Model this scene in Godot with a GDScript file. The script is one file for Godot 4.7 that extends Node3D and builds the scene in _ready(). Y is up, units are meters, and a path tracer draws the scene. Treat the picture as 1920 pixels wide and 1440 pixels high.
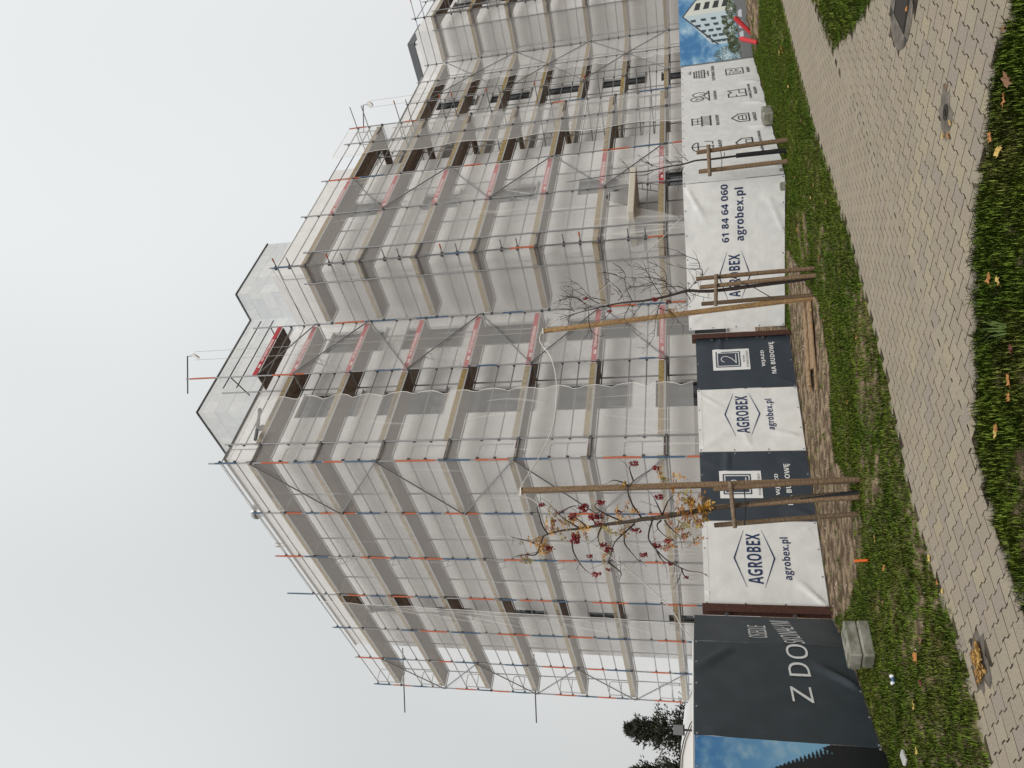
extends Node3D
# Upright picture turned on its side: the camera is rolled a quarter turn, as the photograph is.
const EYE := 1.7
const HB := 2.701          # height of the lowest scaffold deck in view
const FOC := 1433.49
const PITCH := 0.24157
const ROLL := 0.03932
var rng := RandomNumberGenerator.new()
var S0 := Vector3(-2.0248, 0, -19.9922)      # foot of the scaffold corner nearest the camera
var DA := Vector3(-0.711996, 0, -0.702184)   # along the left facade
var DB := Vector3(0.702184, 0, -0.711996)    # along the right facade
var TURN := deg_to_rad(45.3975)
var used := {}
var M := {}
var cyl: CylinderMesh
var boxes := {}
var font_b: SystemFont
var font_r: SystemFont
var fn := FastNoiseLite.new()

# ---------------------------------------------------------------- helpers
func numbered(n: String) -> String:
	if not used.has(n):
		used[n] = 0
		return n
	used[n] += 1
	return "%s_%03d" % [n, used[n]]

func tag(o: Node, label := "", category := "", group := "", kind := "") -> void:
	if label != "": o.set_meta("label", label)
	if category != "": o.set_meta("category", category)
	if group != "": o.set_meta("group", group)
	if kind != "": o.set_meta("kind", kind)

func thing(n: String, at: Vector3, turn: float, label := "", category := "", group := "", kind := "") -> Node3D:
	var o := Node3D.new()
	o.name = numbered(n)
	add_child(o)
	o.position = at
	o.rotation.y = turn
	tag(o, label, category, group, kind)
	return o

func mi(par: Node, n: String, mesh: Mesh, m: Material = null, t := Transform3D()) -> MeshInstance3D:
	var o := MeshInstance3D.new()
	o.name = n if par != self else numbered(n)
	o.mesh = mesh
	if m: o.material_override = m
	o.transform = t
	par.add_child(o, true)
	return o

func lin(r: float, g: float, b: float, a := 1.0) -> Color:
	var c := Color(r, g, b).linear_to_srgb()
	c.a = a
	return c

func ntex(c0: Color, c1: Color, freq: float, sd: int, size := 256, oct := 4, sharp := 1.0) -> ImageTexture:
	var n := FastNoiseLite.new()
	n.seed = sd
	n.frequency = freq
	n.fractal_octaves = oct
	var src := n.get_seamless_image(size, size)
	var im := Image.create(size, size, true, Image.FORMAT_RGB8)
	for y in size:
		for x in size:
			var v: float = clampf((src.get_pixel(x, y).r - 0.5) * sharp + 0.5, 0, 1)
			im.set_pixel(x, y, c0.lerp(c1, v))
	im.generate_mipmaps()
	return ImageTexture.create_from_image(im)

func bumptex(freq: float, sd: int, size := 256, oct := 5) -> ImageTexture:
	var n := FastNoiseLite.new()
	n.seed = sd
	n.frequency = freq
	n.fractal_octaves = oct
	var im := n.get_seamless_image(size, size)
	im.convert(Image.FORMAT_RGB8)
	return ImageTexture.create_from_image(im)

func mat(c: Color, rough := 0.9, tex: Texture2D = null, scale := 1.0, metal := 0.0, spec := 0.5) -> StandardMaterial3D:
	var m := StandardMaterial3D.new()
	m.albedo_color = c
	m.roughness = rough
	m.metallic = metal
	m.metallic_specular = spec
	m.cull_mode = BaseMaterial3D.CULL_DISABLED
	if tex:
		m.albedo_texture = tex
		m.uv1_triplanar = true
		m.uv1_world_triplanar = true
		m.uv1_scale = Vector3.ONE * scale
	return m

class MB:
	var s := {}
	func st(m) -> SurfaceTool:
		if not s.has(m):
			var t := SurfaceTool.new()
			t.begin(Mesh.PRIMITIVE_TRIANGLES)
			if m: t.set_material(m)
			s[m] = t
		return s[m]
	func tri(m, a: Vector3, b: Vector3, c: Vector3) -> void:      # counter-clockwise from outside
		var t := st(m)
		t.set_normal((b - a).cross(c - a).normalized())
		t.add_vertex(a); t.add_vertex(c); t.add_vertex(b)
	func quad(m, a: Vector3, b: Vector3, c: Vector3, d: Vector3) -> void:
		var t := st(m)
		t.set_normal((b - a).cross(c - a).normalized())
		t.add_vertex(a); t.add_vertex(c); t.add_vertex(b)
		t.add_vertex(a); t.add_vertex(d); t.add_vertex(c)
	func box(m, tr: Transform3D, z: Vector3, bev := 0.0) -> void:
		var h := z / 2.0
		if bev <= 0.0:
			for f in [[Vector3.RIGHT, Vector3.UP, Vector3.BACK], [Vector3.LEFT, Vector3.UP, Vector3.FORWARD], [Vector3.UP, Vector3.BACK, Vector3.RIGHT], [Vector3.DOWN, Vector3.FORWARD, Vector3.RIGHT], [Vector3.BACK, Vector3.UP, Vector3.LEFT], [Vector3.FORWARD, Vector3.UP, Vector3.RIGHT]]:
				var n: Vector3 = f[0]
				var u: Vector3 = f[1]
				var v: Vector3 = n.cross(u)
				var p: Array = []
				for k in [[-1, -1], [-1, 1], [1, 1], [1, -1]]:
					p.append(tr * ((n + u * k[1] + v * k[0]) * h))
				quad(m, p[3], p[2], p[1], p[0]) if (p[2] - p[3]).cross(p[1] - p[3]).dot(tr.basis * n) > 0 else quad(m, p[0], p[1], p[2], p[3])
			return
		# chamfered: six faces inset, joined over the hull of their corners
		var i := h - Vector3.ONE * bev
		var q := {}
		for sx in [-1, 1]:
			for sy in [-1, 1]:
				for sz in [-1, 1]:
					var k := Vector3(sx, sy, sz)
					q[[sx, sy, sz, 0]] = tr * (Vector3(h.x, i.y, i.z) * k)
					q[[sx, sy, sz, 1]] = tr * (Vector3(i.x, h.y, i.z) * k)
					q[[sx, sy, sz, 2]] = tr * (Vector3(i.x, i.y, h.z) * k)
					face(m, tr, [q[[sx, sy, sz, 0]], q[[sx, sy, sz, 1]], q[[sx, sy, sz, 2]]])
		for e in [-1, 1]:
			face(m, tr, [q[[e, -1, -1, 0]], q[[e, 1, -1, 0]], q[[e, 1, 1, 0]], q[[e, -1, 1, 0]]])
			face(m, tr, [q[[-1, e, -1, 1]], q[[1, e, -1, 1]], q[[1, e, 1, 1]], q[[-1, e, 1, 1]]])
			face(m, tr, [q[[-1, -1, e, 2]], q[[1, -1, e, 2]], q[[1, 1, e, 2]], q[[-1, 1, e, 2]]])
			for g in [-1, 1]:
				face(m, tr, [q[[e, g, -1, 0]], q[[e, g, 1, 0]], q[[e, g, 1, 1]], q[[e, g, -1, 1]]])
				face(m, tr, [q[[e, -1, g, 0]], q[[e, 1, g, 0]], q[[e, 1, g, 2]], q[[e, -1, g, 2]]])
				face(m, tr, [q[[-1, e, g, 1]], q[[1, e, g, 1]], q[[1, e, g, 2]], q[[-1, e, g, 2]]])
	func face(m, tr: Transform3D, p: Array) -> void:
		var n: Vector3 = (p[1] - p[0]).cross(p[2] - p[0])
		if n.dot((p[0] + p[1] + p[2]) / 3.0 - tr.origin) < 0: p.reverse()
		if p.size() == 3: tri(m, p[0], p[1], p[2])
		else: quad(m, p[0], p[1], p[2], p[3])
	func tube(m, pts: Array, rad: Array, n := 6, caps := true) -> void:
		var t := st(m)
		var prev := Vector3.ZERO
		var rings: Array = []
		for i in pts.size():
			var d: Vector3 = (pts[mini(i + 1, pts.size() - 1)] - pts[maxi(i - 1, 0)]).normalized()
			var u := prev if prev != Vector3.ZERO else (Vector3.UP if absf(d.y) < 0.9 else Vector3.RIGHT)
			u = (u - d * u.dot(d)).normalized()
			prev = u
			var v := d.cross(u)
			var ring: Array = []
			for k in n:
				var a := TAU * k / n
				var dir := u * cos(a) + v * sin(a)
				ring.append([pts[i] + dir * rad[i], dir])
			rings.append(ring)
		for i in pts.size() - 1:
			for k in n:
				var a: Array = rings[i][k]
				var b: Array = rings[i][(k + 1) % n]
				var c: Array = rings[i + 1][(k + 1) % n]
				var e: Array = rings[i + 1][k]
				for w in [a, c, b, a, e, c]:
					t.set_normal(w[1])
					t.add_vertex(w[0])
		if caps:
			for k in range(1, n - 1):
				tri(m, rings[0][0][0], rings[0][k + 1][0], rings[0][k][0])
				tri(m, rings[-1][0][0], rings[-1][k][0], rings[-1][k + 1][0])
	func mesh() -> ArrayMesh:
		var a := ArrayMesh.new()
		for m in s: s[m].commit(a)
		return a

func ydir(d: Vector3) -> Basis:
	var y := d.normalized()
	var x := (Vector3.RIGHT if absf(y.x) < 0.9 else Vector3.FORWARD)
	x = (x - y * x.dot(y)).normalized()
	return Basis(x, y, x.cross(y))

func bar(par: Node, n: String, p: Vector3, q: Vector3, r: float, m: Material) -> MeshInstance3D:
	var d := q - p
	return mi(par, n, cyl, m, Transform3D(ydir(d) * Basis.from_scale(Vector3(r, d.length(), r)), (p + q) / 2.0))

func ubox(z: Vector3, bev := 0.0) -> Mesh:
	var key := [z.snapped(Vector3.ONE * 0.001), bev]
	if not boxes.has(key):
		var b := MB.new()
		b.box(null, Transform3D(), z, bev)
		boxes[key] = b.mesh()
	return boxes[key]

func wp(a: float, b: float, y: float) -> Vector3:
	return S0 + DA * a + DB * b + Vector3.UP * y

# a pixel of the upright-turned photograph (1920 x 1440) at a forward distance
func pix(x: float, y: float, depth: float) -> Vector3:
	var X := (720.0 - y) / FOC
	var Y := (960.0 - x) / FOC
	var xc := cos(ROLL) * X + sin(ROLL) * Y
	var yc := -sin(ROLL) * X + cos(ROLL) * Y
	var d := Vector3(xc, cos(PITCH) * yc + sin(PITCH), sin(PITCH) * yc - cos(PITCH))
	return Vector3(0, EYE, 0) + d * (depth / -d.z)

# ---------------------------------------------------------------- materials
func make_materials() -> void:
	cyl = CylinderMesh.new()
	cyl.top_radius = 1.0; cyl.bottom_radius = 1.0; cyl.height = 1.0
	cyl.radial_segments = 8; cyl.rings = 0
	font_b = SystemFont.new(); font_b.font_names = ["Droid Sans"]; font_b.font_weight = 700
	font_r = SystemFont.new(); font_r.font_names = ["Droid Sans"]; font_r.font_weight = 400
	M.steel = mat(lin(0.30, 0.31, 0.32), 0.5, ntex(lin(0.75, 0.75, 0.75), lin(1, 1, 1), 0.03, 4), 1.7, 0.55)
	M.darksteel = mat(lin(0.07, 0.07, 0.075), 0.6, null, 1.0, 0.3)
	M.blue = mat(lin(0.055, 0.11, 0.19), 0.6)
	M.orange = mat(lin(0.46, 0.115, 0.05), 0.65)
	M.red = mat(lin(0.50, 0.035, 0.045), 0.55, ntex(lin(0.7, 0.66, 0.66), lin(1, 1, 1), 0.02, 12), 1.2)
	var wood := ntex(lin(0.55, 0.5, 0.45), lin(1, 1, 1), 0.02, 7, 256, 5, 1.6)
	M.plank = []
	for c in [lin(0.19, 0.14, 0.11), lin(0.24, 0.18, 0.14), lin(0.15, 0.11, 0.09), lin(0.28, 0.23, 0.19)]: M.plank.append(mat(c, 0.8, wood, 0.9))
	M.toe = []
	for c in [lin(0.40, 0.33, 0.20), lin(0.36, 0.27, 0.11), lin(0.42, 0.37, 0.28), lin(0.33, 0.27, 0.17)]: M.toe.append(mat(c, 0.85, wood, 1.3))
	M.grip = mat(lin(0.46, 0.44, 0.40), 0.9, wood, 1.3)
	M.stake = []
	for c in [lin(0.22, 0.15, 0.09), lin(0.26, 0.18, 0.11), lin(0.19, 0.135, 0.085)]: M.stake.append(mat(c, 0.85, ntex(lin(0.5, 0.45, 0.4), lin(1, 1, 1), 0.05, 9, 256, 5, 1.8), 2.2))
	M.palepole = mat(lin(0.42, 0.27, 0.13), 0.85, wood, 2.5)
	M.log = mat(lin(0.24, 0.18, 0.13), 0.9, wood, 3.0)
	M.board = mat(lin(0.36, 0.25, 0.15), 0.85, wood, 2.0)
	M.boardend = mat(lin(0.62, 0.50, 0.34), 0.85, wood, 2.0)
	M.wall = mat(lin(1, 1, 1), 0.95, ntex(lin(0.715, 0.72, 0.725), lin(0.83, 0.835, 0.84), 0.012, 21, 512, 5, 1.5), 0.28, 0.0, 0.2)
	M.coping = mat(lin(0.13, 0.135, 0.145), 0.5, null, 1.0, 0.4)
	M.trim = mat(lin(0.22, 0.225, 0.235), 0.5, null, 1.0, 0.3)
	M.insul = []
	var itex := ntex(lin(0.90, 0.91, 0.92), lin(1, 1, 1), 0.02, 31, 256, 5, 1.4)
	for c in [lin(0.70, 0.725, 0.74), lin(0.74, 0.76, 0.77), lin(0.67, 0.70, 0.72)]: M.insul.append(mat(c, 0.9, itex, 0.7))
	M.slab = mat(lin(0.5, 0.5, 0.5), 0.9)
	M.frame = mat(lin(0.028, 0.03, 0.034), 0.4)
	M.glass = mat(lin(0.012, 0.02, 0.026), 0.06, null, 1.0, 0.0, 0.7)
	M.sill = mat(lin(0.45, 0.45, 0.46), 0.6)
	M.concrete = mat(lin(1, 1, 1), 0.9, ntex(lin(0.13, 0.135, 0.095), lin(0.31, 0.30, 0.26), 0.014, 41, 256, 5, 2.4), 1.6)
	M.cream = mat(lin(0.60, 0.56, 0.47), 0.85, ntex(lin(0.85, 0.85, 0.85), lin(1, 1, 1), 0.03, 43), 1.0)
	M.net = mat(Color(lin(0.92, 0.92, 0.915), 0.275), 0.95, null, 1.0, 0.0, 0.1)
	M.net.transparency = BaseMaterial3D.TRANSPARENCY_ALPHA
	M.net.backlight_enabled = true
	M.net.backlight = Color(0.7, 0.7, 0.7)
	M.hem = mat(lin(0.78, 0.78, 0.76), 0.8)
	M.cable = mat(lin(0.75, 0.74, 0.70), 0.5)
	M.rope = mat(lin(0.42, 0.40, 0.36), 0.9)
	M.rust = mat(lin(0.085, 0.034, 0.022), 0.85, ntex(lin(0.5, 0.45, 0.45), lin(1, 1, 1), 0.03, 51, 256, 5, 1.5), 2.0)
	M.galv = mat(lin(0.42, 0.43, 0.43), 0.45, null, 1.0, 0.6)
	M.pvcw = mat(lin(1, 1, 1), 0.45, ntex(lin(0.66, 0.67, 0.66), lin(0.76, 0.765, 0.76), 0.008, 61, 512, 5, 1.8), 0.9)
	M.pvcd = mat(lin(1, 1, 1), 0.45, ntex(lin(0.03, 0.041, 0.055), lin(0.041, 0.053, 0.069), 0.01, 62, 256, 4, 1.4), 0.8)
	M.pvcg = mat(lin(1, 1, 1), 0.5, ntex(lin(0.026, 0.038, 0.047), lin(0.035, 0.049, 0.06), 0.01, 63, 256, 4, 1.4), 0.8)
	M.pvch = mat(lin(0.045, 0.058, 0.085), 0.45)
	M.navy = mat(lin(0.012, 0.03, 0.10), 0.5)
	M.ink = mat(lin(0.02, 0.022, 0.03), 0.5)
	M.white = mat(lin(0.74, 0.75, 0.75), 0.5)
	M.black = mat(lin(0.012, 0.012, 0.013), 0.5)
	M.bark = mat(lin(1, 1, 1), 0.9, ntex(lin(0.035, 0.024, 0.018), lin(0.11, 0.085, 0.06), 0.04, 71, 256, 5, 1.6), 3.0)
	M.barkdark = mat(lin(0.035, 0.024, 0.022), 0.85)
	M.berry = mat(lin(0.17, 0.006, 0.011), 0.55)
	M.berry2 = mat(lin(0.25, 0.01, 0.013), 0.55)
	M.leaf = []
	for c in [lin(0.50, 0.27, 0.04), lin(0.42, 0.20, 0.035), lin(0.36, 0.16, 0.06), lin(0.30, 0.26, 0.05), lin(0.27, 0.10, 0.06)]:
		var lm := mat(c, 0.6)
		lm.backlight_enabled = true
		lm.backlight = Color(0.5, 0.4, 0.2)
		M.leaf.append(lm)
	M.grass = mat(Color.WHITE, 0.75, null, 1.0, 0.0, 0.3)
	M.grass.vertex_color_use_as_albedo = true
	M.grass.backlight_enabled = true
	M.grass.backlight = Color(0.35, 0.4, 0.15)
	M.grass_t = mat(lin(0.15, 0.22, 0.06), 0.7, null, 1.0, 0.0, 0.3)
	M.grass_p = mat(Color.WHITE, 0.95, null, 1.0, 0.0, 0.2)
	M.grass_p.vertex_color_use_as_albedo = true
	M.soil = mat(lin(1, 1, 1), 0.97, ntex(lin(0.10, 0.07, 0.046), lin(0.33, 0.25, 0.168), 0.012, 81, 512, 6, 2.1), 0.55, 0.0, 0.2)
	M.soil.heightmap_enabled = false
	M.paver = []
	var ptex := ntex(lin(0.78, 0.78, 0.78), lin(1, 1, 1), 0.05, 91, 512, 5, 1.6)
	for c in [lin(0.353, 0.303, 0.231), lin(0.336, 0.288, 0.220), lin(0.364, 0.312, 0.237), lin(0.330, 0.282, 0.219), lin(0.345, 0.293, 0.227), lin(0.375, 0.321, 0.228), lin(0.319, 0.275, 0.225)]: M.paver.append(mat(c, 0.92, ptex, 1.7, 0.0, 0.3))
	M.paverc = mat(Color.WHITE, 0.92, ptex, 1.7, 0.0, 0.3)
	M.paverc.vertex_color_use_as_albedo = true
	M.joint = mat(lin(1, 1, 1), 0.95, ntex(lin(0.03, 0.023, 0.017), lin(0.10, 0.08, 0.06), 0.02, 98, 256, 5, 1.8), 0.8, 0.0, 0.2)
	M.iron = mat(lin(0.042, 0.033, 0.026), 0.75, ntex(lin(0.5, 0.5, 0.5), lin(1, 1, 1), 0.05, 95, 256, 4, 1.5), 4.0, 0.3)
	M.wet = mat(lin(1, 1, 1), 0.6, ntex(lin(0.075, 0.062, 0.048), lin(0.17, 0.145, 0.115), 0.02, 96, 256, 5, 1.6), 1.5)
	M.needle = mat(Color.WHITE, 0.9)
	M.needle.vertex_color_use_as_albedo = true
	M.tarp = mat(lin(0.78, 0.79, 0.80), 0.6)
	M.grey = mat(lin(0.14, 0.15, 0.16), 0.6)
	M.litter = mat(lin(0.62, 0.61, 0.58), 0.8, ntex(lin(0.6, 0.6, 0.6), lin(1, 1, 1), 0.08, 97, 128, 4, 2.0), 8.0)
	M.cred = mat(lin(0.5, 0.03, 0.035), 0.5)
	M.peg = mat(lin(0.75, 0.14, 0.02), 0.6)

# ---------------------------------------------------------------- ground
var PL := PackedVector2Array([Vector2(9.6, -17.8), Vector2(6.8, -14.8), Vector2(5.22, -13.29), Vector2(3.33, -11.43), Vector2(2.11, -9.99), Vector2(1.33, -9.15), Vector2(0.56, -8.46), Vector2(-0.04, -7.87), Vector2(-0.75, -7.38), Vector2(-1.28, -6.95), Vector2(-1.62, -6.54), Vector2(-1.88, -6.06), Vector2(-2.25, -5.67), Vector2(-2.75, -5.3), Vector2(-4.2, -3.9), Vector2(-2.7, -3.2), Vector2(-1.36, -4.81), Vector2(-0.9, -5.22), Vector2(-0.574, -5.459), Vector2(1.919, -7.839), Vector2(3.95, -9.98), Vector2(5.1, -11.2), Vector2(6.9, -13.1), Vector2(10.6, -16.8)])
var PR := PackedVector2Array([Vector2(-0.574, -5.459), Vector2(1.919, -7.839), Vector2(3.9, -9.9), Vector2(3.62, -8.83), Vector2(3.49, -7.85), Vector2(3.6, -7.3), Vector2(5.4, -6.0), Vector2(4.4, -3.4), Vector2(1.85, -4.6), Vector2(1.8, -4.83), Vector2(1.28, -5.09), Vector2(0.685, -5.34), Vector2(0.42, -5.37), Vector2(-0.25, -5.365)])
var DIRT := PackedVector2Array([Vector2(2.4, -15.6), Vector2(2.3, -15.0), Vector2(1.61, -13.5), Vector2(1.02, -11.78), Vector2(0.57, -11.4), Vector2(-0.03, -10.96), Vector2(-0.75, -11.13), Vector2(-1.17, -10.93), Vector2(-1.32, -9.95), Vector2(-1.94, -9.8), Vector2(-2.43, -9.74), Vector2(-3.07, -10.38), Vector2(-3.5, -11.6), Vector2(-3.4, -11.8), Vector2(0.7, -15.5)])
var GFAR := PackedVector2Array([Vector2(9.40, -17.90), Vector2(6.83, -14.78), Vector2(5.25, -13.27), Vector2(3.36, -11.40), Vector2(2.14, -9.96), Vector2(1.36, -9.12), Vector2(0.59, -8.43), Vector2(-0.01, -7.84), Vector2(-0.72, -7.35), Vector2(-1.25, -6.92), Vector2(-1.59, -6.51), Vector2(-1.85, -6.03), Vector2(-2.22, -5.64), Vector2(-2.72, -5.27), Vector2(-4.55, -3.84), Vector2(-4.90, -6.00), Vector2(-4.00, -8.35), Vector2(-3.53, -10.50), Vector2(-3.45, -11.75), Vector2(0.70, -15.40), Vector2(0.96, -16.15), Vector2(3.68, -15.10), Vector2(8.26, -20.95), Vector2(10.20, -21.90)])
var GNEAR := PackedVector2Array([Vector2(4.4, -3.45), Vector2(1.85, -4.62), Vector2(1.78, -4.85), Vector2(1.28, -5.09), Vector2(0.685, -5.34), Vector2(0.42, -5.37), Vector2(-0.25, -5.365), Vector2(-0.6, -5.4), Vector2(-0.9, -5.2), Vector2(-1.36, -4.8), Vector2(-2.7, -3.2), Vector2(-1.5, -2.6), Vector2(3.6, -2.4)])
var GWEDGE := PackedVector2Array([Vector2(3.9, -9.95), Vector2(3.6, -8.83), Vector2(3.47, -7.85), Vector2(3.6, -7.3), Vector2(5.4, -6.0), Vector2(8.0, -8.0), Vector2(10.4, -16.4), Vector2(6.9, -13.1), Vector2(5.1, -11.2)])
var MOUND := Vector2(9.3, -19.8)

func inside(p: Vector2, poly: PackedVector2Array) -> bool:
	return Geometry2D.is_point_in_polygon(p, poly)

func ground_y(x: float, z: float) -> float:
	var p := Vector2(x, z)
	if inside(p, PL) or inside(p, PR): return -0.022
	var y := -0.012 + 0.022 * fn.get_noise_2d(x * 60.0, z * 60.0) + 0.012 * fn.get_noise_2d(x * 220.0 + 500.0, z * 220.0)
	var d := p.distance_to(MOUND)
	if d < 1.9: y += 0.22 * pow(cos(d / 1.9 * PI / 2.0), 2.0) * (1.0 + 0.5 * fn.get_noise_2d(x * 150.0, z * 150.0))
	return y

func make_ground() -> void:
	var b := MB.new()
	var t := b.st(M.soil)
	var x0 := -7.0
	var z0 := -24.0
	var st := 0.11
	var nx := 164
	var nz := 196
	var hs: Array = []
	for j in nz + 1:
		var row := PackedFloat32Array()
		for i in nx + 1:
			row.append(-0.02 if i == 0 or j == 0 or i == nx or j == nz else ground_y(x0 + i * st, z0 + j * st))
		hs.append(row)
	for j in nz:
		for i in nx:
			var a := Vector3(x0 + i * st, hs[j][i], z0 + j * st)
			var c := Vector3(x0 + (i + 1) * st, hs[j][i + 1], z0 + j * st)
			var d := Vector3(x0 + (i + 1) * st, hs[j + 1][i + 1], z0 + (j + 1) * st)
			var e := Vector3(x0 + i * st, hs[j + 1][i], z0 + (j + 1) * st)
			for w in [a, c, d, a, d, e]: t.add_vertex(w)
	var x1 := x0 + nx * st
	var z1 := z0 + nz * st
	for r in [[-400.0, -500.0, 400.0, z0], [-400.0, z1, 400.0, 200.0], [-400.0, z0, x0, z1], [x1, z0, 400.0, z1]]:
		var a := Vector3(r[0], -0.02, r[1])
		var c := Vector3(r[2], -0.02, r[1])
		var d := Vector3(r[2], -0.02, r[3])
		var e := Vector3(r[0], -0.02, r[3])
		for w in [a, c, d, a, d, e]: t.add_vertex(w)
	t.index()
	t.generate_normals()
	var o := mi(self, "ground", b.mesh())
	tag(o, "", "", "", "structure")

func paver_mesh() -> ArrayMesh:
	var L := 0.2
	var H := 0.139
	var A := 0.0115
	var xs := [-0.5, -0.33, -0.17, 0.17, 0.33, 0.5]
	var ws := [1, 1, -1, -1, 1, 1]
	var up: Array = []
	for i in 6: up.append(Vector2(xs[i] * L, H / 2 + A * ws[i]))
	var lo: Array = []
	for i in 6: lo.append(Vector2(xs[5 - i] * L, -H / 2 - A * ws[5 - i]))
	var poly := up + lo
	var rings: Array = []
	for k in [[0.0072, 0.0], [0.0056, -0.0012], [0.0056, -0.05]]:
		var g := PackedVector2Array()
		for v in poly:
			var s := Vector2(v.x - signf(v.x) * k[0], v.y - signf(v.y) * k[0])
			g.append(s)
		rings.append([g, k[1]])
	var b := MB.new()
	var g0: PackedVector2Array = rings[0][0]
	for i in g0.size():
		var j := (i + 1) % g0.size()
		b.face(null, Transform3D(Basis(), Vector3(0, -0.2, 0)), [Vector3(0, 0, 0), Vector3(g0[i].x, 0, g0[i].y), Vector3(g0[j].x, 0, g0[j].y)])
		for k in 2:
			var p: PackedVector2Array = rings[k][0]
			var q: PackedVector2Array = rings[k + 1][0]
			b.face(null, Transform3D(Basis(), Vector3(0, -0.02, 0)), [Vector3(p[i].x, rings[k][1], p[i].y), Vector3(p[j].x, rings[k][1], p[j].y), Vector3(q[j].x, rings[k + 1][1], q[j].y), Vector3(q[i].x, rings[k + 1][1], q[i].y)])
	return b.mesh()

func half_paver_mesh() -> ArrayMesh:
	var b := MB.new()
	b.box(null, Transform3D(Basis(), Vector3(0, -0.025, 0)), Vector3(0.09, 0.05, 0.128), 0.002)
	return b.mesh()

func make_path() -> void:
	var root := thing("footpath", Vector3.ZERO, 0.0, "", "", "", "structure")
	var pm := paver_mesh()
	var spots: Array = []
	var holes := [[Vector2(2.95, -6.8), 0.37], [Vector2(1.74, -5.8), 0.1], [Vector2(-1.93, -5.55), 0.12]]
	for zone in [[PL, deg_to_rad(133.7), Vector2(0.1, -6.103)], [PR, deg_to_rad(43.7), Vector2(0.1, -6.103)]]:
		var poly: PackedVector2Array = zone[0]
		var dx := Vector2(cos(zone[1]), -sin(zone[1]))
		var dy := Vector2(-dx.y, dx.x)
		for r in range(-90, 91):
			for c in range(-62, 63):
				var p: Vector2 = zone[2] + dy * (r * 0.139 + 0.07) + dx * ((c + 0.5 * (r & 1)) * 0.2 + 0.1)
				if not inside(p, poly): continue
				if p.y > -3.3 or p.x > 9.5 or p.x < -3.4: continue
				var hit := false
				for h in holes:
					if p.distance_to(h[0]) < h[1]: hit = true
				if hit: continue
				spots.append([Vector2(p.x, p.y).length(), p, zone[1]])
	var js := MB.new()
	for poly in [PL, PR]:
		var ix := Geometry2D.triangulate_polygon(poly)
		for k in range(0, ix.size(), 3):
			js.face(M.joint, Transform3D(Basis(), Vector3(0, -5, 0)), [Vector3(poly[ix[k]].x, -0.0012, poly[ix[k]].y), Vector3(poly[ix[k + 1]].x, -0.0012, poly[ix[k + 1]].y), Vector3(poly[ix[k + 2]].x, -0.0012, poly[ix[k + 2]].y)])
	mi(root, "joint_filling", js.mesh())
	var hm := half_paver_mesh()
	var sd := Vector2(1.919 + 0.574, -7.839 + 5.459).normalized()
	var halves := 0
	for r in range(-90, 91):
		if (r & 1) == 0: continue
		var dx := Vector2(cos(deg_to_rad(133.7)), -sin(deg_to_rad(133.7)))
		var dy := Vector2(-dx.y, dx.x)
		var p := Vector2(0.1, -6.103) + dy * (r * 0.139 + 0.07) + dx * 0.05
		if (p - Vector2(-0.574, -5.459)).dot(sd) < 0.0 or (p - Vector2(1.919, -7.839)).dot(sd) > 2.8: continue
		mi(root, "cut_paver", hm, M.paver[rng.randi() % 7], Transform3D(Basis(Vector3.UP, deg_to_rad(133.7)), Vector3(p.x, -0.001, p.y)))
		halves += 1
	# those that show largest: nearest first among the ones inside the picture
	var vis: Array = []
	var rest: Array = []
	for s in spots:
		var p: Vector2 = s[1]
		if absf(p.x / p.y) < 0.5 and p.y < -4.9: vis.append(s)
		else: rest.append(s)
	vis.sort_custom(func(u, v): return u[0] < v[0])
	rest += vis.slice(300)
	vis = vis.slice(0, 300)
	for s in vis: mi(root, "paver", pm, M.paver[rng.randi() % 7], paver_at(s))
	var mm := MultiMesh.new()
	mm.transform_format = MultiMesh.TRANSFORM_3D
	mm.use_colors = true
	mm.mesh = pm
	mm.instance_count = rest.size()
	for i in rest.size():
		mm.set_instance_transform(i, paver_at(rest[i]))
		var k: float = rng.randf_range(0.94, 1.06)
		mm.set_instance_color(i, Color(0.345 * k, 0.295 * k, 0.226 * k * rng.randf_range(0.96, 1.03)))
	var mmi := MultiMeshInstance3D.new()
	mmi.name = "far_pavers"
	mmi.multimesh = mm
	mmi.material_override = M.paverc
	root.add_child(mmi)
	mmi.set_meta("kind", "stuff")

func paver_at(s: Array) -> Transform3D:
	var bs := Basis(Vector3.UP, s[2] + (PI if rng.randf() < 0.5 else 0.0) + rng.randf_range(-0.012, 0.012))
	bs = Basis(Vector3(rng.randf_range(-1, 1), 0, rng.randf_range(-1, 1)).normalized(), rng.randf_range(0, 0.004)) * bs
	return Transform3D(bs, Vector3(s[1].x + rng.randf_range(-0.0012, 0.0012), rng.randf_range(-0.0002, 0.0009), s[1].y + rng.randf_range(-0.0012, 0.0012)))

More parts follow.
